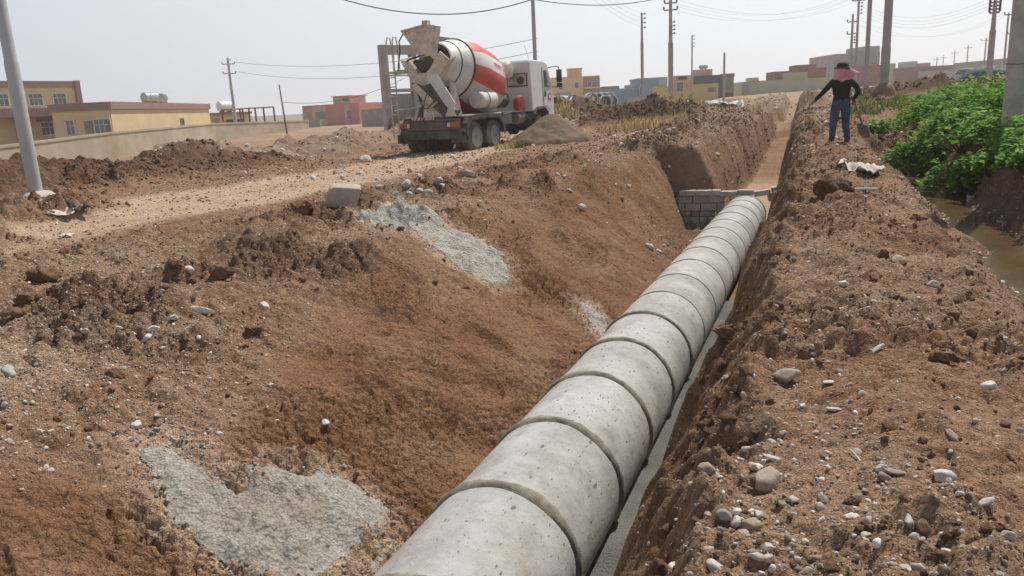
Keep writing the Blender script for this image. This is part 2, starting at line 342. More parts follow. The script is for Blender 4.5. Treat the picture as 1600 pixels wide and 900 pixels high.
# ---------------------------------------------------------------- terrain: cross-sections of the trench and ditch along y
# knots: far left, behind mounds, road far edge, rim, upper slope, lower slope, foot, floor right, wall, bank edge, bank, bank right, stream left, stream right, far bank, field, far right
ST = [-4, 2, 4, 6, 9, 13, 17, 19.1, 19.78, 20.25, 28, 45, 90, 140, 700]
def row(rim, us, ls, ft, fr, wl, be, bk, br, sL, sR, fb, fd, far=(-2.4, -2.4), road=(-13.5, -1.4), frgt=-.6):
    return [(-700, far[0]), (-24, far[1]), (-16, -1.6), road, rim, us, ls, ft, fr, wl, be, bk, br, sL, sR, fb, fd, (700, frgt)]
P = [
 row((-8.6,-1.42),(-5.7,-1.80),(-3.9,-2.36),(-2.25,-3.15),(-1.03,-3.10),(-.74,-2.45),(-.33,-1.62),(.35,-1.47),(1.15,-1.50),(1.75,-1.95),(2.28,-1.95),(2.62,-1.35),(4.5,-1.10)),
 row((-8.6,-1.42),(-5.7,-1.80),(-3.9,-2.36),(-2.25,-3.15),(-1.03,-3.10),(-.74,-2.45),(-.33,-1.62),(.35,-1.47),(1.15,-1.50),(1.75,-1.95),(2.28,-1.95),(2.62,-1.35),(4.5,-1.10)),
 row((-8.5,-1.42),(-5.7,-1.78),(-3.9,-2.36),(-2.25,-3.15),(-1.03,-3.10),(-.75,-2.45),(-.33,-1.60),(.35,-1.46),(1.15,-1.50),(1.75,-1.95),(2.25,-1.95),(2.60,-1.35),(4.5,-1.10)),
 row((-8.2,-1.42),(-5.6,-1.74),(-3.9,-2.34),(-2.25,-3.15),(-1.03,-3.10),(-.75,-2.45),(-.35,-1.60),(.35,-1.45),(1.18,-1.50),(1.75,-1.95),(2.22,-1.95),(2.55,-1.35),(4.5,-1.10)),
 row((-7.3,-1.40),(-5.3,-1.66),(-3.8,-2.32),(-2.35,-3.15),(-1.0,-3.12),(-.74,-2.45),(-.34,-1.58),(.35,-1.43),(1.20,-1.50),(1.78,-1.95),(2.22,-1.95),(2.58,-1.30),(4.5,-1.05)),
 row((-7.0,-1.38),(-4.9,-1.52),(-3.7,-2.25),(-2.45,-3.15),(-.93,-3.15),(-.72,-2.45),(-.34,-1.45),(.35,-1.33),(1.15,-1.42),(1.74,-1.95),(2.24,-1.95),(2.60,-1.25),(4.5,-1.00)),
 row((-6.4,-1.34),(-4.3,-1.36),(-3.5,-2.20),(-2.75,-3.15),(-.90,-3.20),(-.72,-2.45),(-.38,-1.28),(.35,-1.16),(1.05,-1.30),(1.60,-1.95),(2.36,-1.95),(2.80,-1.10),(4.5,-.95)),
 row((-6.0,-1.30),(-4.1,-1.28),(-3.5,-2.10),(-2.95,-3.15),(-.88,-3.20),(-.72,-2.45),(-.42,-1.25),(.35,-1.13),(1.00,-1.28),(1.45,-1.95),(2.20,-1.95),(2.70,-1.10),(4.5,-.90)),
 row((-6.0,-1.30),(-4.1,-1.28),(-3.45,-2.2),(-3.05,-3.30),(-.88,-3.20),(-.72,-2.45),(-.42,-1.25),(.35,-1.13),(1.00,-1.28),(1.45,-1.95),(2.20,-1.95),(2.70,-1.10),(4.5,-.90)),
 row((-5.0,-1.25),(-2.85,-1.20),(-2.45,-2.10),(-2.20,-3.05),(-1.00,-3.05),(-.75,-2.35),(-.50,-1.25),(.35,-1.12),(1.00,-1.26),(1.40,-1.90),(1.90,-1.90),(2.50,-1.05),(4.5,-.85)),
 row((-5.0,-1.20),(-2.72,-1.15),(-2.35,-2.10),(-2.20,-3.00),(-1.05,-3.00),(-.85,-2.20),(-.65,-1.15),(.30,-.90),(1.20,-.72),(1.90,-.62),(2.60,-.60),(3.2,-.55),(5.5,-.50),frgt=-.2),
 row((-5.0,-1.15),(-2.60,-1.00),(-2.45,-1.80),(-2.30,-2.45),(-1.50,-2.45),(-1.3,-1.80),(-1.1,-.95),(.20,-.75),(1.40,-.55),(2.40,-.50),(3.40,-.45),(4.5,-.40),(7.5,-.35),frgt=.2),
 row((-5.2,-.95),(-2.4,-.80),(-2.3,-.82),(-2.2,-.85),(-1.7,-.85),(-1.5,-.80),(-1.2,-.75),(.20,-.60),(2.0,-.30),(4.0,-.25),(6.0,-.2),(8.,-.1),(14.,.1),far=(-2.5,-1.5),road=(-15.,-1.2),frgt=.8),
 row((-8.0,.2),(-3.2,.3),(-3.0,.3),(-2.8,.3),(-2.0,.3),(-1.8,.3),(-1.5,.3),(.20,.35),(2.0,.4),(4.0,.45),(6.0,.5),(8.,.5),(14.,.6),far=(-2.6,-1.3),road=(-15.,-.2),frgt=1.0),
 row((-8.0,.0),(-3.2,.0),(-3.0,.0),(-2.8,.0),(-2.0,.0),(-1.8,.0),(-1.5,.0),(.20,.0),(2.0,.0),(4.0,.0),(6.0,.0),(8.,.0),(14.,.0),far=(-2.6,-1.5),road=(-15.,-.3),frgt=.3),
]
P = np.array(P, dtype=np.float64); ST = np.array(ST, dtype=np.float64)

xs = [0.]
def growc(x0, step, gr, lim, sgn):
    out = []; x = x0
    while abs(x) < lim: x += sgn * step; step = min(step * gr, 12.); out.append(x)
    return out
core = list(np.arange(-9.3, 2.9, .0135))
XS = np.array(growc(core[0], .0135, 1.013, 600, -1)[::-1] + core + growc(core[-1], .0135, 1.024, 600, 1))
ys = list(np.arange(-4, 1.3, .08)); y = 1.3
while y < 600:
    ys.append(y); y += max(.010, .0040 * y if y < 30 else .009 * y)
YS = np.array(ys)
NX, NY = len(XS), len(YS)
GX, GY = np.meshgrid(XS, YS)                      # rows = y
GX = GX.astype(np.float64)

def base_height(GX, GY, YS):
    # ragged edges: warp x before reading the profile
    nearw = sstep(20, 19, GY)
    gro = vnoise(GY * 5.2, GX * .35, 71) + .5 * vnoise(GY * 11.7, GX * .5, 72)
    wl = sstep(-1.9, -2.3, GX) * sstep(-4.2, -3.2, GX) * (1 - nearw)
    wr = sstep(-1.25, -1.0, GX) * sstep(.6, 0, GX)
    warp = .07 * gro * wl * sstep(75, 50, GY) + wr * (.38 * fbm(GX * 1.3, GY * 1.1, 81, 5) * sstep(1.3, .9, np.abs(GX + .45)))
    warp = warp + .22 * fbm(GX * .5, GY * .5, 91, 3) * sstep(-3.0, -4.2, GX) * sstep(-16, -10, GX)
    warp = warp * sstep(90, 60, GY) + .20 * fbm(GX * 1.1, GY * .9, 95, 4) * sstep(.9, 1.4, GX) * sstep(6, 4, GX)
    XX = GX + warp
    H = np.empty(GX.shape)
    for j, yy in enumerate(YS):
        k = np.clip(np.searchsorted(ST, yy) - 1, 0, len(ST) - 2); t = (yy - ST[k]) / (ST[k + 1] - ST[k]); t = t * t * (3 - 2 * t)
        kn = P[k] * (1 - t) + P[k + 1] * t
        H[j] = np.interp(XX[j], kn[:, 0], kn[:, 1])
    return H
H = base_height(GX, GY, YS)
# soften the polyline corners of the profile a little outside the trench
k = 5
Hs = H.copy()
for s in range(1, k + 1): Hs[:, s:-s] += 0; 
csum = np.cumsum(np.pad(H, ((0, 0), (k + 1, k)), mode='edge'), axis=1); Hs = (csum[:, 2 * k + 1:] - csum[:, :-2 * k - 1]) / (2 * k + 1)
H = Hs

def ridge(pts, wdt, hgt, seed, sharp=1.35):
    """a heap of spoil along a polyline: pts (x, y, rel height)"""
    best = np.zeros(GX.shape, np.float32)
    x0 = min(p[0] for p in pts) - 3 * wdt; x1 = max(p[0] for p in pts) + 3 * wdt; y0 = min(p[1] for p in pts) - 3 * wdt; y1 = max(p[1] for p in pts) + 3 * wdt
    i0, i1 = np.searchsorted(XS, [x0, x1]); j0, j1 = np.searchsorted(YS, [y0, y1])
    gx = GX[j0:j1, i0:i1]; gy = GY[j0:j1, i0:i1]
    if gx.size == 0: return (slice(0, 0), slice(0, 0)), best[:0, :0]
    w = 1 + .45 * fbm(gx / wdt * .8, gy / wdt * .8, seed, 3); b = np.zeros(gx.shape)
    for a, c in zip(pts[:-1], pts[1:]):
        ax, ay, ah = a; cx, cy, ch = c; L = (cx - ax) ** 2 + (cy - ay) ** 2 + 1e-9
        t = np.clip(((gx - ax) * (cx - ax) + (gy - ay) * (cy - ay)) / L, 0, 1)
        d = np.hypot(gx - ax - t * (cx - ax), gy - ay - t * (cy - ay)) / (wdt * w)
        b = np.maximum(b, (ah + (ch - ah) * t) * np.exp(-d ** (2 * sharp / 1.35)))
    n = 1 + .55 * fbm(gx * .9 / wdt * 1.5, gy * .9 / wdt * 1.5, seed + 5, 3)
    return (slice(j0, j1), slice(i0, i1)), (b * n * hgt)
dark = np.zeros(GX.shape, np.float32); grav = np.zeros(GX.shape, np.float32); lump = np.zeros(GX.shape, np.float32)
MOUNDS = [  # polyline, width, height, darkness, gravel
 ([(-17.5, 3, .8), (-15.6, 8, 1), (-16.0, 11.5, 1), (-17.0, 14.5, .75), (-17.6, 18.5, .75), (-17.8, 22, .4)], 1.6, .92, .75, 0.),
 ([(-10.6, 4.5, .6), (-9.9, 6.4, .9)], .7, .14, .1, 0.),
 ([(-11.7, 7.2, .55), (-11.35, 8.2, .9), (-11.6, 9.2, .7)], .8, .30, .1, 0.),
 ([(-19.5, 19, .9), (-20.5, 25, 1.0), (-21, 31, .6)], 1.6, .95, 0., 1.),
 ([(-19.0, 28, .8), (-18.6, 33, 1.), (-17.5, 38, .7)], 1.5, .95, .15, .7),
 ([(-16.5, 33, .9), (-15.0, 39, 1.1), (-14, 46, .8)], 1.6, 1.1, .35, .5),
 ([(-24.5, 30, .8), (-25, 40, 1)], 2.0, .8, .1, .8),
 ([(-10.2, 38, .8), (-8.4, 40, 1.15), (-6.5, 39, .9)], 1.3, 1.05, .95, 0.),
 ([(-14.5, 45, 1.), (-11, 47, 1.), (-8.5, 46, 1.2), (-7, 45, 1.0)], 1.3, .9, .85, 0.),
 ([(-3.6, 22, .35), (-3.8, 27, .55), (-3.9, 33, .7), (-4.0, 42, .7)], .8, .5, .2, .4),
 ([(-8.5, 60, .6), (-4, 62, .8), (-1, 70, .8)], 3.0, .8, .1, .6),
 ([(2.4, 40, .8), (5.0, 41, 1.), (9.0, 42, 1.), (13, 40, 1)], 1.3, .62, .9, 0.),
 ([(1.2, 27, .3), (2.0, 31, .5)], .9, .5, .3, .2),
 ([(1.5, 21.5, .6), (2.3, 22.8, .8)], .6, .42, .5, 0.),
 ([(3.9, 8, .6), (4.0, 13, .7), (4.2, 18, .6)], .7, .35, .2, .0),
 ([(-.25, 20.4, .4), (-.35, 22, 1.), (-.35, 24, .8)], .35, .22, .2, .1),
 ([(-2.6, 50, .8), (-.8, 49, 1.)], 1.1, .8, .2, .3),
 ([(-4.3, 19.9, .5), (-4.2, 21, .8), (-3.9, 24, .5)], .7, .25, .4, .3),
]
for i, (pts, wd, hg, dk, gv) in enumerate(MOUNDS):
    sl_, r = ridge(pts, wd, hg, 300 + 17 * i)
    if r.size == 0: continue
    H[sl_] += r; q = sstep(.10, .45, r / hg); dark[sl_] = np.maximum(dark[sl_], dk * q); grav[sl_] = np.maximum(grav[sl_] * (1 - q), gv * q); lump[sl_] = np.maximum(lump[sl_], q)

# region weights
zone = fbm(GX * .45, GY * .45, 7, 4)
rimx = np.interp(GY[:, 0], ST, P[:, 4, 0])[:, None]; usx = np.interp(GY[:, 0], ST, P[:, 5, 0])[:, None]; ftx = np.interp(GY[:, 0], ST, P[:, 7, 0])[:, None]
roadc = np.interp(GY[:, 0], [-4, 3, 8, 13, 20, 30, 60, 120], [-11.0, -11.0, -10.7, -10.6, -10.4, -11.6, -14, -18])[:, None]
wob = .5 * fbm(GX * .35, GY * .35, 13, 3)
road = (sstep(2.3, 1.5, np.abs(GX - roadc + wob)) * sstep(90, 60, GY)).astype(np.float32)
track2 = sstep(1.2, .5, np.abs(GX + 5.6 - (GY - 40) * .06 + wob)) * sstep(24, 34, GY) * sstep(75, 50, GY) * (1 - lump)
road = np.maximum(road * (1 - lump), track2 * .75).astype(np.float32)
usx = np.interp(GY[:, 0], [2, 4, 5.5, 7, 9, 13, 17, 20], [-3.5, -3.8, -4.4, -4.8, -5.0, -4.7, -4.2, -4.0])[:, None]
slope = (np.maximum(sstep(usx - .25, usx + .35, GX + .5 * zone), sstep(3.7, 3.1, GY + .4 * zone) * sstep(-5.2, -4.7, GX)) * sstep(-1.9, -2.2, GX) * sstep(20.5, 19.0, GY)).astype(np.float32)   # clean dug face
trw = sstep(-3.0, -2.7, GX) * sstep(-.4, -.8, GX) * sstep(19, 20.5, GY)                                               # dug trench beyond the wall
rface = sstep(-1.2, -1.0, GX) * sstep(-.1, -.4, GX)
floor = sstep(ftx - .05, ftx + .1, GX) * sstep(-.85, -1.05, GX) * sstep(80, 60, GY)
bank = sstep(-.5, -.2, GX) * sstep(1.9, 1.2, GX) * sstep(30, 24, GY)
shoulder = sstep(rimx - .6, rimx + .3, GX) * (1 - slope) * sstep(-1.9, -2.2, GX) * sstep(60, 40, GY)
patch = sstep(-.15, .35, fbm(GX * .8, GY * .8, 29, 3))
rough = np.clip(.22 + .95 * lump + .85 * shoulder * (.30 + .95 * patch) + .42 * bank * (.25 + patch) + .6 * rface * sstep(-.95, -.6, GX), 0, 1.35) * (1 - .8 * road) * (1 - .85 * slope) * (1 - .9 * floor)
far = sstep(50, 90, GY) + sstep(40, 80, np.abs(GX)); far = np.clip(far, 0, 1)
rough = rough * (1 - .7 * far)
det = np.zeros(GX.shape)
sub = (GY < 75) & (np.abs(GX + 5) < 40)
jm = np.searchsorted(YS, 75); ia, ib = np.searchsorted(XS, [-45, 30])
S_ = (slice(0, jm), slice(ia, ib)); gx, gy = GX[S_], GY[S_]; rg = rough[S_]; gd = np.hypot(gx, gy)
wx = gx + .10 * fbm(gx * 3, gy * 3, 41, 3); wy = gy + .10 * fbm(gx * 3, gy * 3, 47, 3)
d = rg * (.42 * .36 * clods(wx / .42, wy / .42, 3, .55) + .22 * .62 * clods(wx / .21 + 5, wy / .21, 5, .7) + .11 * .75 * clods(wx / .105, wy / .105 + 3, 6, .8))
nearm = gd < 16
d = d + rg * .055 * .9 * clods(wx / .052, wy / .052 + 3, 9, .75)
d = d + (.03 + .05 * rg) * fbm(gx * 1.6, gy * 1.6, 51, 4) * (1 - .6 * slope[S_]) + .010 * fbm(gx * 9, gy * 9, 55, 4, .65) * (1 - .5 * road[S_])
# fine flaky relief of the dug clay face: diagonal scallops and cracks, pock holes
u_ = gx * .80 + gy * .60; v_ = -gx * .60 + gy * .80
uq = u_ + .05 * fbm(gx * 5, gy * 5, 62, 3); vq = v_ + .05 * fbm(gx * 5 + 9, gy * 5, 64, 3)
pm_ = sstep(-.25, .25, fbm(gx * .9, gy * .9, 65, 3))
plates = .040 * plates2(uq / .17, vq / .10, 63) + .026 * plates2(uq / .075, vq / .05, 66) + .05 * clods(uq / .5, vq / .3, 60, .35) + .035 * clods(wx / .09, wy / .07, 59, .7) * sstep(-.1, .2, fbm(gx * 1.1, gy * 1.1, 58, 4))
fl = .095 * (fbm(u_ * 1.5, v_ * 3.2, 61, 5, .50)) + plates * (.35 + 1.0 * pm_) + .02 * fbm(u_ * .8, v_ * 1.6, 67, 3)
holes = clods(wx / .5, wy / .5, 68, .13); holes2 = clods(wx / .22, wy / .22 + 9, 69, .09)
d = d + slope[S_] * (fl - .16 * np.minimum(holes, .5) - .10 * np.minimum(holes2, .45))
# wheel ruts
rut = road[S_] * (-.035 * np.exp(-((np.abs(gx - roadc[:jm] + wob[S_]) - .95) / .22) ** 2) + .03 * fbm(gx * 2.2, gy * .5, 77, 4))
d = d + rut
# dug trench walls beyond the wall: bucket-tooth grooves
d = d + trw[S_] * (1 - floor[S_]) * .06 * fbm(gy * 4, gx * 1.0, 79, 3)
det[S_] = d
H = H + det
H = H + far * (1.1 * fbm(GX * .05, GY * .05, 88, 3) * sstep(60, 140, GY)) * .35
dark = np.clip(dark + .55 * shoulder * patch * (1 - lump) * sstep(-8.3, -7.6, GX) + .55 * rface * sstep(-.3, .2, fbm(GX * .9, GY * .9, 93, 3)) + .7 * sstep(2.2, 2.4, GX) * sstep(24, 18, GY), 0, 1).astype(np.float32)  # far ditch bank darkened: shade under its plants put into soil colour
gz = sstep(-.05, .35, fbm(GX * .7 + 3, GY * .7, 101, 4))
grav = np.clip(grav + .30 * bank * gz + .35 * shoulder * gz + .3 * far + .5 * sstep(30, 45, GY) * gz, 0, 1).astype(np.float32)
corner = sstep(-4.9, -5.6, GX) * sstep(5.2, 4.0, GY); grav = np.maximum(grav, corner.astype(np.float32) * .8)
floor_pale = floor * sstep(19.6, 20.5, GY) * sstep(32, 26, GY)
road = np.maximum(road, (1. * floor_pale).astype(np.float32)).astype(np.float32)
# a shelf under the pipe so the bedding never cuts the barrel
AX0, AZ0, AR = -1.775, -2.70, .5
def pipe_axis(y): return AX0 + .0091 * y * .9, AZ0 - .0085 * y
und = (np.abs(GX - (AX0 + .008 * GY)) < .62) & (GY < 19.9)
dp = np.clip(.56 ** 2 - (GX - (AX0 + .008 * GY)) ** 2, 0, None)
H = np.where(und, np.minimum(H, AZ0 - .0085 * GY - np.sqrt(dp)), H)

def Hat(x, y):
    x = np.atleast_1d(np.asarray(x, float)); y = np.atleast_1d(np.asarray(y, float))
    i = np.clip(np.searchsorted(XS, x) - 1, 0, NX - 2); j = np.clip(np.searchsorted(YS, y) - 1, 0, NY - 2)
    fx = np.clip((x - XS[i]) / (XS[i + 1] - XS[i]), 0, 1); fy = np.clip((y - YS[j]) / (YS[j + 1] - YS[j]), 0, 1)
    return (H[j, i] * (1 - fx) + H[j, i + 1] * fx) * (1 - fy) + (H[j + 1, i] * (1 - fx) + H[j + 1, i + 1] * fx) * fy
def hz(x, y): return float(Hat(x, y)[0])
def hit(px, py, tmax=120):
    """where the sight line through a point of the photograph meets the ground"""
    r = ray(px, py) / FPX; t = 1.2 * 1.012 ** np.arange(400); t = t[t < tmax]
    p = r[None, :] * t[:, None]; dz = p[:, 2] - Hat(p[:, 0], p[:, 1]); k = np.where((dz[:-1] > 0) & (dz[1:] <= 0))[0]
    if len(k) == 0: return p[-1]
    k = k[0]; a = dz[k] / (dz[k] - dz[k + 1]); return p[k] * (1 - a) + p[k + 1] * a

def inpoly(x, y, poly):
    c = np.zeros(x.shape, bool); n = len(poly); dmin = np.full(x.shape, 1e9)
    for i in range(n):
        x0, y0 = poly[i]; x1, y1 = poly[(i + 1) % n]
        c ^= ((y0 > y) != (y1 > y)) & (x < (x1 - x0) * (y - y0) / (y1 - y0 + 1e-12) + x0)
        L = (x1 - x0) ** 2 + (y1 - y0) ** 2 + 1e-12; t = np.clip(((x - x0) * (x1 - x0) + (y - y0) * (y1 - y0)) / L, 0, 1)
        dmin = np.minimum(dmin, np.hypot(x - x0 - t * (x1 - x0), y - y0 - t * (y1 - y0)))
    return np.where(c, dmin, -dmin)
SPILLS = [[(212, 700), (262, 692), (330, 742), (372, 752), (410, 735), (500, 728), (560, 758), (602, 800), (618, 850), (598, 898), (520, 899), (430, 899), (380, 899), (330, 868), (268, 800)],
          [(556, 338), (600, 320), (650, 322), (690, 340), (752, 372), (792, 400), (798, 436), (758, 438), (712, 415), (670, 380), (622, 360), (580, 352)],
          [(900, 472), (918, 470), (935, 486), (952, 505), (948, 528), (935, 522), (918, 498)]]
SPOLY = [[tuple(hit(*p)[:2]) for p in px] for px in SPILLS]
roadA = road.copy()
for poly in SPOLY:
    i0, i1 = np.searchsorted(XS, [min(p[0] for p in poly) - .7, max(p[0] for p in poly) + .7]); j0, j1 = np.searchsorted(YS, [min(p[1] for p in poly) - .7, max(p[1] for p in poly) + .7]); gx = GX[j0:j1, i0:i1]; gy = GY[j0:j1, i0:i1]
    sd = inpoly(gx, gy, poly) + .22 * fbm(gx * 3.2, gy * 3.2, 431, 5, .65); q = sstep(-.30, .02, sd) * (.55 + .45 * sstep(-.3, .2, fbm(gx * 9, gy * 9, 433, 4))); roadA[j0:j1, i0:i1] = np.maximum(roadA[j0:j1, i0:i1], 1.15 * q)
idx = np.arange(NX * NY, dtype=np.int32).reshape(NY, NX)
Q = np.stack([idx[:-1, :-1], idx[:-1, 1:], idx[1:, 1:], idx[1:, :-1]], -1)
cx = (XS[:-1] + XS[1:]) / 2; cy = (YS[:-1] + YS[1:]) / 2
CXg, CYg = np.meshgrid(cx, cy)
reg = np.zeros(CXg.shape, np.int8)
rr = road[:-1, :-1]; reg[(rr > .5) & (CXg < -4.2)] = 1
reg[(CXg > np.interp(CYg, ST, P[:, 4, 0]) + .6) & (CXg < -.3) & (CYg < 60)] = 2
VV = np.stack([GX, GY, H], -1).reshape(-1, 3)
for rid, nm in ((0, 'ground'), (1, 'dirt_road'), (2, 'trench_ground')):
    F = Q[reg == rid]; used, inv = np.unique(F, return_inverse=True)
    o = fast_mesh(nm, VV[used], inv.reshape(-1, 4), SOIL, attrs={'road': roadA.ravel()[used], 'grav': grav.ravel()[used], 'dark': dark.ravel()[used],
        'smooth': np.clip(slope * .9 + trw * .5, 0, 1).ravel()[used]})
    tag(o, kind='structure')

# ---------------------------------------------------------------- slurry beside the pipe and the stream in the ditch
def water_mat(name, c, rough, speck, scale, bd):
    m, t, b = NT(name); tc = node(t, 'ShaderNodeTexCoord').outputs['Object']
    n1 = noise(t, tc, 1.7, 5, .6); n2 = noise(t, tc, scale, 6, .75)
    cc = ramp(t, n1, [(.3, tuple(x * .75 for x in c)), (.7, tuple(x * 1.25 for x in c))])
    t.links.new(cc, b.inputs['Base Color']); b.inputs['Roughness'].default_value = rough; b.inputs['Specular IOR Level'].default_value = speck
    bump(t, b, n2, bd); return m
SLURRY = water_mat('wet_slurry', (.46, .445, .405), .13, .8, 48, .10)
STREAM = water_mat('stream_water', (.115, .075, .038), .05, .6, 5, .008)
def sheet(name, xa, xb, y0, y1, z, m, nx=12, ny=120):
    v = []; f = []
    for j in range(ny + 1):
        yy = y0 + (y1 - y0) * j / ny
        for i in range(nx + 1):
            xx = xa(yy) + (xb(yy) - xa(yy)) * i / nx; v.append((xx, yy, z(yy)))
    for j in range(ny):
        for i in range(nx): a = j * (nx + 1) + i; f.append((a, a + 1, a + nx + 2, a + nx + 1))
    return tag(link_mesh(name, v, f, m, smooth=True), kind='structure')
sheet('slurry_water', lambda y: -1.9, lambda y: -.62, .5, 11.6, lambda y: -2.985, SLURRY)
sheet('stream_water', lambda y: 1.30, lambda y: 2.95, -3, 22.5, lambda y: -1.86, STREAM)

# ---------------------------------------------------------------- dried concrete spills on the dug face
def inpoly(x, y, poly):
    c = np.zeros(x.shape, bool); n = len(poly); dmin = np.full(x.shape, 1e9)
    for i in range(n):
        x0, y0 = poly[i]; x1, y1 = poly[(i + 1) % n]
        c ^= ((y0 > y) != (y1 > y)) & (x < (x1 - x0) * (y - y0) / (y1 - y0 + 1e-12) + x0)
        L = (x1 - x0) ** 2 + (y1 - y0) ** 2 + 1e-12; t = np.clip(((x - x0) * (x1 - x0) + (y - y0) * (y1 - y0)) / L, 0, 1)
        dmin = np.minimum(dmin, np.hypot(x - x0 - t * (x1 - x0), y - y0 - t * (y1 - y0)))
    return np.where(c, dmin, -dmin)
def spill(px, label, th=.045, res=.011, holes_t=-.62):
    poly = [tuple(hit(*p)[:2]) for p in px]; X0, X1 = min(p[0] for p in poly) - .1, max(p[0] for p in poly) + .1; Y0, Y1 = min(p[1] for p in poly) - .1, max(p[1] for p in poly) + .1
    xs_ = np.arange(X0, X1, res); ys_ = np.arange(Y0, Y1, res * 1.4); gx, gy = np.meshgrid(xs_, ys_)
    sd = inpoly(gx, gy, poly) + .10 * fbm(gx * 3, gy * 3, 401, 4, .65) + .055 * fbm(gx * 16, gy * 16, 403, 3, .6)
    hn = fbm(gx * 2.6, gy * 1.7, 405, 5, .62)
    sd = np.minimum(sd, (hn - holes_t) * .25)
    cap = sstep(0, .16, sd)
    base = Hat(gx.ravel(), gy.ravel()).reshape(gx.shape); bs = base.copy()
    for _ in range(10): bs[1:-1, 1:-1] = (bs[:-2, 1:-1] + bs[2:, 1:-1] + bs[1:-1, :-2] + bs[1:-1, 2:]) / 4
    base = np.maximum(base * .2 + bs * .8, base - .02)
    top = base + .010 + cap * (th * (.7 + .5 * hn)) + cap * (.024 * clods(gx / .09, gy / .09, 411, .7) + .016 * clods(gx / .035, gy / .035, 415, .8) + .010 * fbm(gx * 9, gy * 9, 421, 3)) - .012 * (sd < .01)
    ok = sd > -.004; okf = ok[:-1, :-1] & ok[1:, :-1] & ok[:-1, 1:] & ok[1:, 1:]
    idx = np.arange(gx.size).reshape(gx.shape); Qs = np.stack([idx[:-1, :-1], idx[:-1, 1:], idx[1:, 1:], idx[1:, :-1]], -1)[okf]
    V = np.stack([gx, gy, top], -1).reshape(-1, 3); used, inv = np.unique(Qs, return_inverse=True)
    return tag(fast_mesh('concrete_spill', V[used], inv.reshape(-1, 4), CEMENT), label, 'spill')
spill([(212, 700), (262, 692), (330, 742), (372, 752), (410, 735), (500, 728), (560, 758), (602, 800), (618, 850), (598, 898), (520, 899), (430, 899), (380, 899), (330, 868), (268, 800)], 'wide pale patch of dried concrete running down the slope beside the pipe', th=.034, holes_t=-.30)
spill([(556, 338), (600, 320), (650, 322), (690, 340), (752, 372), (792, 400), (798, 436), (758, 438), (712, 415), (670, 380), (622, 360), (580, 352)], 'tongue of dried grey concrete spilled below the grey rubble by the road', th=.045, holes_t=-.5)
spill([(900, 472), (918, 470), (935, 486), (952, 505), (948, 528), (935, 522), (918, 498)], 'small faint concrete smear low on the slope against the pipe', th=.02, holes_t=-1.2)

# ---------------------------------------------------------------- concrete pipes
def rough_ring(y0, y1, r, amp, seed, n=96, m=6, inner=.06):
    """a smeared band of mortar round the barrel, y0..y1 along the axis"""
    v = []; f = []
    for j in range(m + 1):
        t = j / m
        for k in range(n):
            a = 2 * math.pi * k / n
            e = math.sin(math.pi * t) ** .5
            w = .5 * (y1 - y0) * (1 + .32 * (float(RN[(k * 3 + seed * 7) % 997]) - .5) + .22 * math.sin(a * 5 + seed))
            yy = (y0 + y1) / 2 + (t - .5) * 2 * w + .006 * math.sin(a * 3 + seed * 2)
            rr_ = r - .012 + e * (.012 + amp * (.6 + .8 * float(RN[(k * 13 + j * 57 + seed * 31) % 997])))
            v.append((math.cos(a) * rr_, yy, math.sin(a) * rr_))
    for j in range(m):
        for k in range(n): k2 = (k + 1) % n; f.append((j * n + k, (j + 1) * n + k, (j + 1) * n + k2, j * n + k2))
    return v, f
RN = np.convolve(rng.random(1100), [.25, .5, .25], 'same')[:997]
def pipe_section_mesh():
    n = 112; L = 1.040; v = []; f = []
    prof = [(.006, .43), (.006, .488), (.016, .4985), (.05, .5), (.25, .501), (.5, .5), (.75, .4995), (.98, .5), (L - .016, .4985), (L - .006, .488), (L - .006, .43)]
    for yy, r in prof:
        for k in range(n):
            a = 2 * math.pi * k / n; rr_ = r + .0022 * math.sin(a * 2 + 1) + .0012 * math.sin(a * 7 + yy * 5); v.append((math.cos(a) * rr_, yy, math.sin(a) * rr_))
    mp = len(prof)
    for i in range(mp):
        i2 = (i + 1) % mp
        for k in range(n): k2 = (k + 1) % n; f.append((i * n + k, i2 * n + k, i2 * n + k2, i * n + k2))
    return v, f
DIRA = math.atan2(-.0085, 1.0)
v, f = pipe_section_mesh()
PME = None
ORD = ['first', 'second', 'third', 'fourth', 'fifth', 'sixth', 'seventh', 'eighth', 'ninth', 'tenth', 'eleventh', 'twelfth', 'thirteenth', 'fourteenth', 'fifteenth', 'sixteenth', 'seventeenth', 'eighteenth']
NP = 17
for i in range(NP):
    y0 = 3.95 + 1.047 * (i - 2)                       # joint 2 is the one cut by the lower frame edge
    o = link_mesh('concrete_pipe', v, f, PIPE, smooth=True) if PME is None else bpy.data.objects.new('concrete_pipe', PME)
    if PME is None: PME = o.data; PME.set_sharp_from_angle(angle=math.radians(50))
    else: COL.objects.link(o)
    o.location = (AX0 + .0082 * y0, y0, AZ0 - .0085 * y0); o.rotation_euler = (-.0085, 0, -.0082)
    back = NP - 1 - i
    tag(o, ('grey concrete pipe section, the last one running through the stacked block wall' if back == 0 else
            '%s grey concrete pipe section counted from the block wall towards the camera' % ORD[back]), 'pipe', 'concrete pipe sections laid end to end in the trench')
    hw = (.052, .052, .052, .048, .045, .040, .036, .028, .022, .020, .018, .017, .015, .015, .014, .013, .013)[i]
    rv, rf = rough_ring(-hw, hw, .5, .026 if i < 7 else .009, i + 1)
    link_mesh('mortar_joint', rv, rf, MORTAR, o, smooth=True)

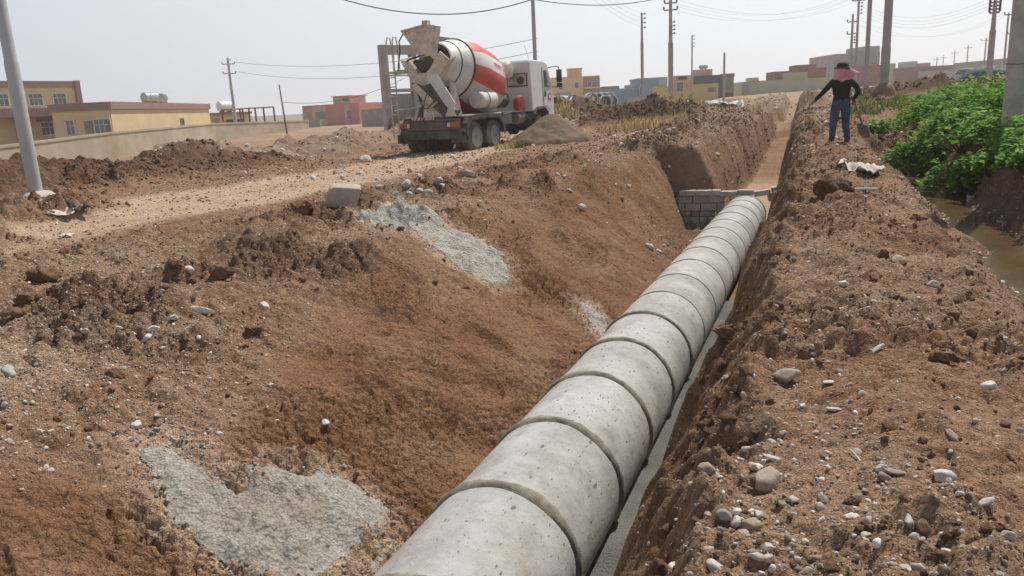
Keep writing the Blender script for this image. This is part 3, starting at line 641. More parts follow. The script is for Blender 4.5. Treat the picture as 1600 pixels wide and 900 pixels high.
# ---------------------------------------------------------------- stacked block wall across the trench
bw = MB(); pc = Vector(pipe_axis(19.7)); pcx, pcz = AX0 + .0082 * 19.7, AZ0 - .0085 * 19.7
rb = random.Random(5); z = -3.42; ci = 0
while z < -2.40:
    hgt = rb.choice([.15, .17, .19, .16]); x = -3.35 + rb.uniform(0, .15); topz = -2.27
    while x < -.72:
        L = rb.choice([.19, .21, .38, .40, .39]); h = hgt - .012
        x2 = min(x + L, -.70)
        xc = (x + x2) / 2
        yo = 19.72 + rb.uniform(-.025, .025) + (.25 * max(0, xc + 1.35)) + (.05 if ci % 2 else 0)
        dzr = .14 * max(0, xc + 1.2)
        hit_p = math.hypot(max(abs(xc - pcx) - (x2 - x) / 2, 0), max(abs(z + h / 2 - pcz) - h / 2, 0)) < .47
        if not hit_p and x2 - x > .06 and rb.random() > .03 and not (xc < -3.05 and rb.random() < .35 and z > -2.5):
            bw.box((xc, yo, z + h / 2 + dzr), (x2 - x - .014, .20, h), rz=rb.uniform(-.05, .05) + (.22 if xc > -1.3 else 0), ry=rb.uniform(-.015, .015) - (.12 if xc > -1.25 else 0))
        x = x2 + .006
    z += hgt; ci += 1
x = -3.22
while x < -.80:
    L = rb.choice([.39, .41, .22]); xc = x + L / 2; bw.box((xc, 19.70 + rb.uniform(-.04, .04) + .25 * max(0, xc + 1.35), rb.uniform(-.025, .025) + max(z + .06, pcz + .5 + .065 if abs(xc - pcx) < .3 else z + .06) + .14 * max(0, xc + 1.2)), (L - .012, .22, .125), rz=rb.uniform(-.04, .04), ry=rb.uniform(-.02, .02) - (.14 if xc > -1.25 else 0)); x += L
o = bw.build('block_wall', BLOCK, bevel=.012); tag(o, 'low wall of loosely stacked grey blocks across the trench at the end of the pipe', 'wall')
# packed earth behind the blocks
def lumpy(c, r, seed, amp=.25, sub=3, sc=1.6, facet=0):
    import bmesh
    bm = bmesh.new(); bmesh.ops.create_icosphere(bm, subdivisions=sub, radius=1.)
    V = np.array([vv.co[:] for vv in bm.verts]); F = [[q.index for q in ff.verts] for ff in bm.faces]; bm.free()
    n = fbm(V[:, 0] * sc + seed * 3.1 + V[:, 2] * 1.7, V[:, 1] * sc - seed * 1.7 + V[:, 2] * 1.3, seed, 4, .6)
    if facet:
        rr_ = np.random.default_rng(seed * 7 + 1); nd = rr_.normal(size=(facet, 3)); nd /= np.linalg.norm(nd, axis=1)[:, None]
        for q in nd:
            e = V @ q - rr_.uniform(.52, .82); V = V - np.clip(e, 0, None)[:, None] * q[None] * .92
    V = V * (1 + amp * n)[:, None] * np.array(r)[None]
    return V + np.array(c), F

# ---------------------------------------------------------------- concrete mixer truck
PT_WHITE = mat('truck_white_paint', (.62, .605, .575), .5, .10, 1.6, (.33, .27, .21), .6, spec=.5)
PT_CAB = mat('truck_cab_paint', (.60, .60, .61), .4, .05, 1.3, (.36, .31, .26), .45, spec=.5)
PT_TAN = mat('cement_caked_steel', (.60, .535, .43), .8, .25, 4.5, (.20, .155, .115), .65, bmp=.01)
PT_DRUMG = mat('drum_dusty_grey', (.50, .485, .455), .6, .1, 2., (.36, .31, .25), .5)
PT_RED = mat('drum_red_paint', (.50, .045, .045), .5, .12, 2., (.42, .22, .17), .4, spec=.4)
PT_DARK = mat('dark_steel', (.055, .05, .047), .7, .3, 4, (.2, .16, .12), .5)
PT_GREY = mat('dusty_frame_steel', (.11, .095, .082), .8, .3, 3, (.27, .21, .16), .7, bmp=.006)
PT_GREEN = mat('green_bumper', (.040, .062, .036), .7, .3, 3, (.17, .14, .10), .8)
TYRE = mat('tyre_rubber', (.075, .068, .062), .9, .2, 4, (.27, .22, .17), .8, bmp=.01)
RIM = mat('dusty_rim', (.20, .185, .17), .65, .15, 4, (.2, .17, .14), .5)
REDL = mat('tail_light_plastic', (.42, .075, .04), .4, .15, 5, (.3, .2, .14), .3)
GLASS = mat('dark_window_glass', (.10, .11, .115), .12, .2, 1.5, spec=.8)
def clear_glass():
    m, t, b = NT('cab_window_glass'); b.inputs['Base Color'].default_value = (.75, .8, .8, 1); b.inputs['Roughness'].default_value = .05
    b.inputs['Transmission Weight'].default_value = .0; b.inputs['Alpha'].default_value = .28; b.inputs['Specular IOR Level'].default_value = .8; return m
CGLASS = clear_glass()
TK = empty('mixer_truck')
tag(TK, 'red and white striped concrete mixer truck seen from behind on the dirt road', 'truck')
frame = MB()
for sx in (-1, 1): frame.box((sx * .42, 2.0, .95), (.1, 7.0, .26))
for yy in (-1.35, -.6, .6, 1.9, 3.2, 4.5): frame.box((0, yy, .93), (.8, .12, .18))
frame.box((0, -1.42, .98), (2.1, .14, .34)); frame.box((0, -1.30, 1.14), (1.9, .5, .06))
fr = frame.build('chassis_frame', PT_GREY, TK, bevel=.01)
sf = MB()
for sx in (-1, 1): sf.box((sx * .5, 2.3, 1.16), (.14, 5.6, .16))
sf.box((.85, .1, 1.24), (.5, 2.9, .05)).box((-.85, .1, 1.24), (.5, 2.9, .05))
sf.build('drum_subframe', PT_TAN, TK, bevel=.008)
bp = MB(); bp.prism([(-1.22, -1.55, .50), (1.15, -1.55, .50), (1.15, -1.55, .80), (-1.22, -1.55, .80)], (0, .10, 0)); bp.box((-1.22, -1.5, .56), (.14, .3, .30)); bp.box((1.0, -1.30, .78), (.5, .1, .5))
bp.build('rear_bumper', PT_GREEN, TK, bevel=.02)
for sx, xx, wd in ((-1, -1.02, .42), (1, .86, .42)):
    q = MB(); q.box((xx, -1.53, .98), (wd, .07, .17)); l = q.build('tail_light', REDL, TK, bevel=.012)
    MB().box((xx + sx * -.16, -1.572, .98), (.10, .012, .13)).build('reverse_lens', PT_WHITE, l)
hz_ = MB().box((-.25, -1.60, 1.20), (.86, .03, .09)); hb = hz_.build('warning_board', PT_WHITE, TK)
st = MB()
for k in range(6): st.prism([(-.66 + k * .145, -1.619, 1.158), (-.60 + k * .145, -1.619, 1.158), (-.56 + k * .145, -1.619, 1.242), (-.62 + k * .145, -1.619, 1.242)], (0, -.004, 0))
st.build('red_hatching', PT_RED, hb)
def wheel(x, y, r=.52, wd=.30, side=1, dual=False):
    t_ = MB(); w2 = wd * (2.05 if dual else 1) ; c = (x - side * w2, y, r)
    a = side
    t_.lathe((x, y, r), (-a, 0, 0), [(0.03, .30), (0.0, .34), (0, r - .10), (.03, r - .03), (.07, r), (wd - .07, r), (wd - .02, r - .04), (wd, .34), (wd, .28)], 40)
    if dual: t_.lathe((x - a * (wd + .03), y, r), (-a, 0, 0), [(0, .28), (0.0, r - .10), (.05, r), (wd - .07, r), (wd, r - .1), (wd, .28)], 40)
    for k in range(40):
        q = 2 * math.pi * k / 40
        t_.box((x - a * wd / 2, y + math.sin(q) * (r + .004), r + math.cos(q) * (r + .004)), (wd * .8, .045, .02), rx=-q)
    ty = t_.build('wheel', TYRE, TK, auto=True)
    rm = MB().lathe((x + a * .005, y, r), (-a, 0, 0), [(.0, .335), (-.012, .325), (.0, .30), (.12, .27), (.14, .20), (.05, .15), (.03, .09), (.0, .085), (.0, .0)], 32)
    for k in range(10):
        q = 2 * math.pi * k / 10; rm.box((x - a * .03, y + math.sin(q) * .17, r + math.cos(q) * .17), (.05, .03, .03))
    rm.build('rim', RIM, ty, auto=True)
for yy in (-.68, .68):
    wheel(1.22, yy, side=1, dual=True); wheel(-1.22, yy, side=-1, dual=True)
wheel(1.20, 4.75, side=1); wheel(-1.20, 4.75, side=-1)
for yy in (-.68, .68, 4.75): MB().lathe((-1.0, yy, .52), (1, 0, 0), [(0, .07), (.75, .07), (.85, .2), (1.15, .2), (1.25, .07), (2.0, .07)], 14).build('axle', PT_DARK, TK)

for sx in (-1, 1):
    fd = MB(); prof = [(-1.42, .62), (-1.38, .98), (-1.12, 1.22), (-.2, 1.26), (.2, 1.26), (1.12, 1.22), (1.38, .98), (1.46, .62)]
    for a, b in zip(prof[:-1], prof[1:]):
        x0 = .62 * sx; x1 = 1.27 * sx
        fd.prism([(x0, a[0], a[1]), (x0, b[0], b[1]), (x0, b[0] * .965, b[1] - .05), (x0, a[0] * .965, a[1] - .05)], (x1 - x0, 0, 0))
        fd.prism([(x1, a[0], a[1]), (x1, b[0], b[1]), (x1, b[0] * .92, b[1] - .14), (x1, a[0] * .92, a[1] - .14)], (.02 * sx, 0, 0))
    fd.build('mudguard', PT_DARK, TK)
    MB().box((sx * .95, -1.40, .62), (.58, .02, .46)).build('mud_flap', PT_GREY, TK)
# drum
DC = Vector((0, -1.02, 3.0)); DA = Vector((0, math.cos(math.radians(14.5)), -math.sin(math.radians(14.5))))
DPROF = [(0.0, .60), (.02, .65), (.42, .82), (.44, .83), (.86, 1.02), (.90, 1.045), (1.42, 1.20), (1.62, 1.235), (2.70, 1.235), (2.9, 1.21), (3.86, .74), (4.05, .60), (4.16, .40)]
du = DA.cross(Vector((0, 0, 1))).normalized()      # to +x
dv = du.cross(DA).normalized()                     # up
def drum_pt(t, ang, off=0.):
    r = np.interp(t, [p[0] for p in DPROF], [p[1] for p in DPROF]) + off
    return DC + DA * t + (du * math.cos(ang) + dv * math.sin(ang)) * r
nA = 96; dvv = []; df = []; dm = []
for t_, r_ in DPROF:
    for k in range(nA): dvv.append(drum_pt(t_, 2 * math.pi * k / nA))
def stripe(deg, t):
    if t < .90: return 0
    d_ = (deg + 180) % 360 - 180
    for a, b in ((33, 60), (-24, 7), (-84, -62), (120, 147), (173, 180), (-180, -156), (-118, -96)):
        if a <= d_ < b: return 1
    if -62 <= d_ < -24: return 2
    return 0
for i in range(len(DPROF) - 1):
    for k in range(nA):
        k2 = (k + 1) % nA; df.append((i * nA + k, i * nA + k2, (i + 1) * nA + k2, (i + 1) * nA + k)); dm.append(stripe((k + .5) * 360 / nA, (DPROF[i][0] + DPROF[i + 1][0]) / 2))
drum = link_mesh('drum', dvv, df, None, TK, True, mats=[PT_WHITE, PT_RED, PT_DRUMG], fm=dm); drum.data.set_sharp_from_angle(angle=math.radians(20))
rg_ = MB()
for t0, t1, h in ((.40, .425, -.008), (.87, .91, .012)):
    r0 = np.interp(t0, [p[0] for p in DPROF], [p[1] for p in DPROF])
    rg_.lathe(DC + DA * t0, DA, [(0, r0 - .05), (0, r0 + h + .02), (t1 - t0, r0 + h + .04), (t1 - t0, r0 - .02)], 72)
rg_.build('drum_ring', PT_DARK, drum, auto=True)
inn = MB().lathe(DC + DA * .03, DA, [(-.03, .56), (.0, .50), (.8, .62), (.82, .02)], 48, cap=False); inn.build('drum_mouth', PT_DARK, drum, auto=True)
# lettering on the white stripe of the drum
def lettering(body, t0, t1, a0, a1, m, parent):
    cu = bpy.data.curves.new('lettering', 'FONT'); cu.body = body; cu.size = 1
    tmp = bpy.data.objects.new('tmp', cu); COL.objects.link(tmp); bpy.context.view_layer.update()
    me = bpy.data.meshes.new_from_object(tmp.evaluated_get(bpy.context.evaluated_depsgraph_get())); bpy.data.objects.remove(tmp)
    co = np.array([q.co[:] for q in me.vertices]); mn = co.min(0); mx = co.max(0)
    for q in me.vertices:
        u = (q.co.x - mn[0]) / (mx[0] - mn[0]); vq = (q.co.y - mn[1]) / (mx[1] - mn[1])
        q.co = drum_pt(t0 + (t1 - t0) * u, a0 + (a1 - a0) * vq, .012)
    me.materials.clear(); me.materials.append(m); o = bpy.data.objects.new('lettering', me); COL.objects.link(o); o.parent = parent
lettering('\u0131mm \u015fi\u015fi m', 2.05, 3.45, math.radians(12), math.radians(28), PT_RED, drum)
# hopper, chute and rear stand
def hopper():
    m_ = MB(); c = Vector((-.05, -1.45, 0)); top = [(-.60, -.42, 3.98), (.40, -.40, 4.12), (.40, .42, 4.10), (-.58, .40, 3.98)]; bot = [(-.16, -.16, 3.16), (.26, -.16, 3.18), (.26, .22, 3.0), (-.16, .22, 3.0)]
    for k in range(4):
        k2 = (k + 1) % 4; a, b, c2, d = [Vector(q) + c for q in (top[k], top[k2], bot[k2], bot[k])]; n = (b - a).cross(d - a).normalized() * .03
        m_.prism([a, b, c2, d], n)
    m_.box(c + Vector((.29, -.30, 4.14)), (.2, .2, .2))
    m_.tube([Vector(top[0]) + c, Vector(top[1]) + c], .035, 8)
    m_.build('hopper', PT_TAN, TK, bevel=.006)
hopper()
cl = MB()   # forked collector in front of the drum mouth
yb = -1.58
outer = [(-.98, 3.12), (-.62, 2.44), (-.14, 2.26), (.30, 2.36), (.90, 3.02), (.56, 3.30), (.16, 2.80), (-.02, 2.66), (-.34, 2.66), (-.66, 3.05)]
def plate(mb, pts, y, th): 
    mb.prism([(p[0], y, p[1]) for p in pts], (0, th, 0))
for q in ([0, 1, 8, 9], [1, 2, 7, 8], [2, 3, 6, 7], [3, 4, 5, 6]): plate(cl, [outer[i] for i in q], yb + (.0 if q[0] % 2 else .004), .05)
for a, b in ((0, 1), (1, 2), (2, 3), (3, 4)):
    pa, pb = outer[a], outer[b]; cl.prism([(pa[0], yb + .03, pa[1]), (pb[0], yb + .03, pb[1]), (pb[0] * .9, yb + .62, pb[1] + .1), (pa[0] * .9, yb + .62, pa[1] + .1)], (0, 0, .03))
cl.build('collector', PT_TAN, TK, bevel=.006)
lip = MB(); lip.prism([(-.64, yb + .2, 3.06), (.18, yb + .2, 3.22), (.10, yb + .2, 2.80), (-.34, yb + .2, 2.70)], (0, .03, 0)); lip.tube([(-.72, yb, 3.06), (-.5, yb - .02, 3.14), (.0, yb - .02, 3.22), (.2, yb, 3.22)], .03, 8)
lip.build('collector_mouth', PT_DARK, TK)
ch = MB()   # white guide plate and dark trough running down to the right
ch.prism([(.0, yb - .03, 2.52), (.42, yb - .03, 2.62), (1.02, yb - .02, 1.62), (.86, yb - .02, 1.40), (.66, yb - .02, 1.58)], (0, .05, 0))
ch.prism([(.0, yb - .03, 2.52), (.66, yb - .02, 1.58), (.66, yb + .4, 1.62), (.0, yb + .4, 2.56)], (0, .0, .03))
ch.build('chute', PT_WHITE, TK, bevel=.006)
tr = MB(); tr.prism([(-.62, yb + .03, 2.36), (.02, yb + .03, 2.38), (.30, yb + .03, 2.10), (1.00, yb + .03, 1.42), (.86, yb + .03, 1.20), (.56, yb + .03, 1.18), (-.10, yb + .03, 1.80)], (0, .34, 0)); tr.build('folded_trough', PT_DARK, TK, bevel=.01)
stn = MB()
stn.prism([(-.62, yb + .10, 2.30), (-.44, yb + .10, 2.36), (.18, yb + .10, 1.78), (.10, yb + .10, 1.62), (-.10, yb + .10, 1.66)], (0, -.08, 0))
stn.prism([(-.34, yb + .14, 1.24), (.62, yb + .14, 1.24), (.50, yb + .14, 1.62), (.0, yb + .14, 2.0), (-.30, yb + .14, 2.1)], (0, .12, 0))
for sx in (-1, 1): stn.prism([(sx * .62, -1.35, 1.24), (sx * .62, -.55, 1.24), (sx * .5, -.72, 2.35), (sx * .5, -1.0, 2.35)], (sx * .06, 0, 0))
stn.box((0, -.86, 2.28), (1.1, .3, .14))
stn.prism([(.60, yb - .01, 1.24), (.98, yb - .01, 1.24), (.94, yb - .01, 1.5), (.86, yb - .01, 1.78)], (0, .10, 0))
stn.lathe((-.30, yb + .0, 1.66), (0, -1, 0), [(0, .09), (.05, .09)], 16); stn.tube([(-1.35, yb, 1.50), (-.42, yb, 1.58)], .03, 8); stn.tube([(-.1, yb, 1.45), (.35, yb - .02, 1.72)], .035, 8)
stn.build('rear_stand', PT_TAN, TK, bevel=.006)
hs = MB()
def arc(p0, p1, sag, n=10): return [Vector(p0).lerp(Vector(p1), i / n) + Vector((0, 0, -4 * sag * (i / n) * (1 - i / n))) for i in range(n + 1)]
hs.tube([(-.75, yb, 3.95), (-.92, yb - .05, 3.7), (-.9, yb - .06, 3.4), (-1.02, yb - .05, 2.95), (-1.06, yb - .03, 2.75)], .022, 6)
hs.tube([(.0, yb - .04, 2.0), (-.1, yb - .08, 1.75), (-.16, yb - .06, 1.55), (-.2, yb - .1, 1.2), (-.1, yb - .1, 1.02)], .018, 6); hs.tube(arc((-.3, yb - .05, 1.75), (.15, yb - .05, 1.7), .2), .016, 6)
hs.tube([(-.52, yb + .3, 2.4), (-.62, yb + .4, 2.0), (-.5, yb + .4, 1.5), (-.3, yb + .3, 1.15)], .028, 6)
hs.build('hose', BLACK, TK)
ld = MB()
for sx in (-.11, .13):
    xx = -1.32 + sx; ld.tube([(xx, -1.62, .62), (xx, -1.62, 3.2), (xx, -1.62, 3.72), (xx, -1.56, 3.86), (xx, -1.40, 3.86), (xx, -1.34, 3.6), (xx, -1.3, 2.8)], .022, 7)
for zz in np.arange(.78, 2.6, .30): ld.tube([(-1.43, -1.62, zz), (-1.19, -1.62, zz)], .02, 6)
ld.box((-1.15, -1.45, 2.74), (.75, .5, .06)); ld.box((-.95, -1.60, 2.74), (.5, .04, .14))
ld.build('ladder', PT_TAN, TK)
tkm = MB().lathe((.98, -.10, 1.72), (0, 1, 0), [(0, .0), (.02, .27), (.06, .30), (1.1, .30), (1.14, .27), (1.16, 0)], 28, cap=False); wt = tkm.build('water_tank', PT_WHITE, TK, auto=True)
MB().lathe((.98, .35, 1.72), (0, 1, 0), [(0, .30), (0, .312), (.05, .312), (.05, .30)], 28).build('tank_strap', PT_GREY, wt)
MB().lathe((.02, 3.62, 2.80), (1, 0, -.05), [(0, .0), (.05, .28), (.14, .33), (.45, .33), (.54, .26), (.56, 0)], 28, cap=False).build('additive_tank', mat('cream_tank', (.60, .56, .46), .5, .08, 2., (.4, .35, .27), .3), TK, auto=True)
MB().lathe((.86, 3.35, 1.50), (1, -.12, 0), [(0, .0), (.02, .27), (.08, .34), (.18, .34), (.23, .28), (.24, 0)], 28, cap=False).build('red_filter_housing', mat('dull_red_housing', (.30, .03, .03), .6, .15, 3, (.3, .2, .15), .4), TK, auto=True)
mi = MB(); mi.lathe((.2, 3.0, 1.7), (0, 1, 0), [(0, .3), (.5, .3)], 20); mi.box((.75, 2.2, 1.05), (.5, .8, .45)); mi.lathe((.85, 3.0, 1.0), (0, 1, 0), [(0, 0), (.02, .24), (.7, .24), (.72, 0)], 20, cap=False)
mi.tube([(1.1, 1.7, 1.18), (1.15, 2.4, 1.25), (1.15, 3.3, 1.22), (1.15, 3.9, .9)], .025, 6); mi.box((-.8, 2.6, 1.0), (.5, 1.5, .5)); mi.build('drive_unit', PT_GREY, TK, bevel=.01)
# cab
cb = MB(); yb0, yf = 4.02, 6.15; hw_ = 1.22
side = [(yb0, 1.20), (yb0, 3.02), (yb0 + .12, 3.14), (5.35, 3.12), (5.75, 3.02), (6.08, 2.25), (6.20, 1.75), (6.20, .95), (5.55, .95), (5.42, 1.15), (5.15, 1.33), (4.45, 1.33), (4.15, 1.20)]
n = len(side); v = [(sx * (hw_ - (.07 * max(0, s[1] - 2.0))), s[0], s[1]) for sx in (-1, 1) for s in side]
cb.add(v, [tuple(range(n - 1, -1, -1)), tuple(range(n, 2 * n))] + [(i, (i + 1) % n, n + (i + 1) % n, n + i) for i in range(n)])
cab = cb.build('cab', PT_CAB, TK, bevel=.05, auto=True)
def xs_at(z): return hw_ - .07 * max(0, z - 2.0)
def side_panel(pts, m, name, par, off=.006, th=.012):
    return MB().prism([(xs_at(z_) + off, y_, z_) for y_, z_ in pts], (th, 0, 0)).build(name, m, par)
win = MB().box((.62, yb0 - .012, 2.40), (.86, .03, .50)).build('rear_window', PT_DARK, cab, bevel=.012)
MB().box((.62, yb0 - .034, 2.40), (.78, .02, .42)).build('pane', mat('window_reflection', (.42, .42, .36), .15, .3, 1.5, (.35, .28, .10), .6, spec=.8), win, bevel=.01)
MB().lathe((.78, yb0 - .05, 2.38), (0, -1, 0), [(0, .15), (.012, .14), (.014, 0)], 20, cap=False).build('headrest', PT_DARK, win)
dr = side_panel([(5.10, 1.42), (5.18, 2.86), (5.62, 2.88), (5.98, 2.30), (6.05, 1.9), (6.02, 1.36), (5.6, 1.2), (5.4, 1.38)], PT_WHITE, 'door', cab)
side_panel([(5.26, 2.12), (5.30, 2.76), (5.58, 2.78), (5.88, 2.25), (5.90, 2.12)], GLASS, 'door_window', dr, .022, .008)
side_panel([(5.18, 1.74), (5.30, 1.74), (5.30, 1.94), (5.18, 1.94)], PT_DARK, 'handle', dr, .022, .02)
side_panel([(5.55, 1.60), (5.85, 1.60), (5.85, 1.86), (5.55, 1.86)], PT_RED, 'door_emblem', dr, .022, .003)
side_panel([(5.60, 1.66), (5.80, 1.66), (5.80, 1.80), (5.60, 1.80)], PT_WHITE, 'door_emblem', dr, .027, .003)
MB().prism([(-1.05, 6.12, 2.20), (1.05, 6.12, 2.20), (1.0, 5.80, 2.98), (-1.0, 5.80, 2.98)], (0, .015, .005)).build('windscreen', GLASS, cab)
ar = MB()
pr = [(4.02, .78), (4.10, 1.12), (4.35, 1.32), (5.15, 1.34), (5.45, 1.14), (5.56, .80)]
for a, b in zip(pr[:-1], pr[1:]): ar.prism([(.8, a[0], a[1]), (.8, b[0], b[1]), (.8, b[0], b[1] - .06), (.8, a[0], a[1] - .06)], (.48, 0, 0)); ar.prism([(-.8, a[0], a[1]), (-.8, b[0], b[1]), (-.8, b[0], b[1] - .06), (-.8, a[0], a[1] - .06)], (-.48, 0, 0))
ar.box((1.16, 5.9, .72), (.16, .5, .5)).box((0, 6.18, .66), (2.4, .16, .36)); ar.box((0, 4.9, 1.16), (1.5, 1.6, .1)); ar.build('front_mudguard', PT_DARK, cab, bevel=.01)
for sx in (-1, 1):
    mr = MB(); X_ = sx * 1.22
    mr.tube([(X_ * .93, 5.85, 2.86), (X_ + sx * .22, 6.0, 2.90), (X_ + sx * .30, 6.05, 2.86)], .02, 6); mr.tube([(X_ * .98, 5.98, 2.12), (X_ + sx * .25, 6.05, 2.08), (X_ + sx * .30, 6.05, 2.2)], .02, 6); mr.tube([(X_ + sx * .30, 6.05, 2.88), (X_ + sx * .30, 6.05, 2.10)], .02, 6)
    mr.box((X_ + sx * .32, 6.04, 2.52), (.22, .07, .50), rz=-.1 * sx).box((X_ + sx * .32, 6.04, 2.16), (.2, .06, .16)); mr.build('wing_mirror', BLACK, cab, bevel=.015)
MB().tube([(.6, 5.3, 3.1), (.45, 5.2, 3.75)], .006, 4).build('aerial', PT_DARK, cab)
tr_loc = at_z(716, 238, -1.39)
TK.location = (-11.85, 24.9, -1.42); TK.rotation_euler = (math.radians(.4), 0, math.radians(-4.5))

# ---------------------------------------------------------------- heap of sand beside the truck
def heap(name, cx, cy, rx, ry, h, m, seed, label, cat, rest=None):
    n = 90; X_, Y_ = np.meshgrid(np.linspace(-1.15, 1.15, n), np.linspace(-1.15, 1.15, n)); rad = np.hypot(X_, Y_) * (1 + .18 * fbm(X_ * 1.4 + seed, Y_ * 1.4, seed, 3))
    hh = h * np.clip(1 - rad, -.25, 1) ** 1.0 + .11 * fbm(X_ * 4, Y_ * 4, seed + 1, 5) ; hh = np.where(rad > .92, hh - (rad - .92) * 1.2, hh)
    hh = h * .93 - np.logaddexp(0, (h * .93 - hh) * 9) / 9 + .05
    wx_ = cx + X_ * rx; wy_ = cy + Y_ * ry; zz = Hat(wx_.ravel(), wy_.ravel()).reshape(wx_.shape) * .5 + .5 * hz(cx, cy) + hh
    idx = np.arange(n * n).reshape(n, n); F_ = np.stack([idx[:-1, :-1], idx[:-1, 1:], idx[1:, 1:], idx[1:, :-1]], -1).reshape(-1, 4)
    return tag(fast_mesh(name, np.stack([wx_, wy_, zz], -1).reshape(-1, 3), F_, m), label, cat)
SAND = mat('damp_grey_sand', (.150, .105, .068), .95, .18, 2.5, (.15, .115, .085), .5, bmp=.02)
heap('sand_pile', -8.75, 26.3, 1.55, 1.7, 1.05, SAND, 31, 'smooth cone of grey brown sand beside the front wheels of the truck', 'sand pile')

# ---------------------------------------------------------------- buildings
YEL = mat('yellow_render', (.66, .51, .30), .85, .1, .5, (.42, .33, .22), .35)
CREAM = mat('cream_wall_render', (.42, .36, .27), .9, .16, .5, (.27, .19, .13), .65)
MAUVE = mat('mauve_trim', (.27, .175, .155), .8, .12, .6, (.22, .17, .14), .3)
PINK = mat('pink_render', (.50, .225, .185), .85, .1, .5); PINKL = mat('pale_pink_render', (.52, .36, .29), .85, .1, .5)
BLUE = mat('blue_render', (.20, .32, .41), .85, .1, .4, (.3, .3, .28), .3); OCHRE = mat('ochre_render', (.52, .42, .16), .85, .1, .4, (.36, .3, .2), .3)
BRICKR = mat('red_brick_far', (.24, .115, .09), .9, .2, .8); DKB = mat('tarred_wall_and_dark_opening', (.055, .05, .05), .8, .2, .8)
GREYB = mat('bare_block', (.35, .335, .31), .9, .2, .8, (.2, .17, .14), .4); PALEG = mat('pale_green_render', (.36, .37, .25), .85, .1, .4)
WFRAME = mat('white_window_frame', (.60, .59, .56), .6, .05, 1.); DOORM = mat('brown_door', (.30, .235, .15), .7, .2, 2.)
STEELT = mat('galvanised_tank', (.36, .37, .37), .45, .2, 1.2, (.25, .2, .16), .3, metal=.4); WTANK = mat('white_tank', (.74, .74, .73), .5, .05, 1.)

def bmaker(name, label, p0, p1, z0, z1, depth, m, cat='house', group=None, band=None, bm=None, overhang=.0):
    """box-shaped house: facade runs p0 -> p1 (xy) with the body behind it; returns (root, place)"""
    p0 = Vector((*p0[:2], 0)); p1 = Vector((*p1[:2], 0)); u = (p1 - p0); L = u.length; ang = math.atan2(u.y, u.x)
    root = empty(name, (p0.x, p0.y, z0), ang); tag(root, label, cat, group)
    h = z1 - z0; b = MB().box((L / 2, depth / 2, h / 2), (L, depth, h)); b.build('wall', m, root)
    if band:
        r = MB(); t = band; ov = overhang + .06
        r.box((L / 2, -ov / 2 + .03, h - t / 2 + .02), (L + 2 * ov, ov + .06, t)); r.box((L + ov / 2 - .01, depth / 2 + .04, h - t / 2 + .02), (ov, depth, t)); r.box((-ov / 2 + .01, depth / 2 + .04, h - t / 2 + .02), (ov, depth, t))
        r.build('roof_band', bm, root)
    return root, L, h
def window(root, x, z, w_, h_, grille=3, fm=None, y=-.0):
    f_ = MB()
    f_.box((x, y - .03, z + h_ / 2), (w_ + .16, .10, .08)).box((x, y - .03, z - h_ / 2), (w_ + .16, .12, .08))
    for s in (-1, 1): f_.box((x + s * (w_ / 2 + .04), y - .03, z), (.08, .10, h_ - .08))
    for k in range(1, grille): f_.box((x - w_ / 2 + w_ * k / grille, y - .045, z), (.05, .03, h_ - .08))
    if grille > 1: f_.box((x, y - .06, z + h_ * .12), (w_, .02, .05))
    fo = f_.build('window', fm or WFRAME, root)
    MB().box((x, y - .012, z), (w_, .02, h_ - .08)).build('pane', GLASS, fo)
    return fo
def tankh(name, label, c, L, r, m, ang, group=None):
    o = empty(name, c, ang); tag(o, label, 'water tank', group)
    MB().lathe((-L / 2, 0, r + .12), (1, 0, 0), [(-.10, 0), (-.06, r * .6), (0, r * .93), (.03, r), (L * .33, r), (L * .34, r * 1.025), (L * .36, r), (L * .66, r), (L * .67, r * 1.025), (L * .69, r), (L - .03, r), (L, r * .93), (L + .06, r * .6), (L + .1, 0)], 28, cap=False).build('barrel', m, o, auto=True)
    MB().box((-L * .3, 0, .1), (.1, r * 1.6, .24)).box((L * .3, 0, .1), (.1, r * 1.6, .24)).box((0, 0, .03), (L * .55, .1, .08)).build('stand', PT_DARK, o)
    return o
GZ = -2.3
# perimeter wall
pts = [at_d(-30, 230, 44), at_d(175, 208, 59), at_d(335, 192, 82), at_d(482, 190, 104)]
pwm = MB()
tops = [-.80, -.36, -.10, -.36]
for a, b, za, zb in zip(pts[:-1], pts[1:], tops[:-1], tops[1:]):
    d_ = Vector((b[0] - a[0], b[1] - a[1], 0)).normalized(); n_ = Vector((-d_.y, d_.x, 0)) * .2
    pwm.prism([(a[0], a[1], -3), (b[0], b[1], -3), (b[0], b[1], zb), (a[0], a[1], za)], n_)
    e = n_ * .3; pwm.prism([(a[0] - e.x, a[1] - e.y, za - .14), (b[0] - e.x, b[1] - e.y, zb - .14), (b[0] - e.x, b[1] - e.y, zb + .02), (a[0] - e.x, a[1] - e.y, za + .02)], n_ * 1.6)
tag(pwm.build('boundary_wall', CREAM), 'long low cream rendered wall in front of the yellow and mauve house', 'wall')
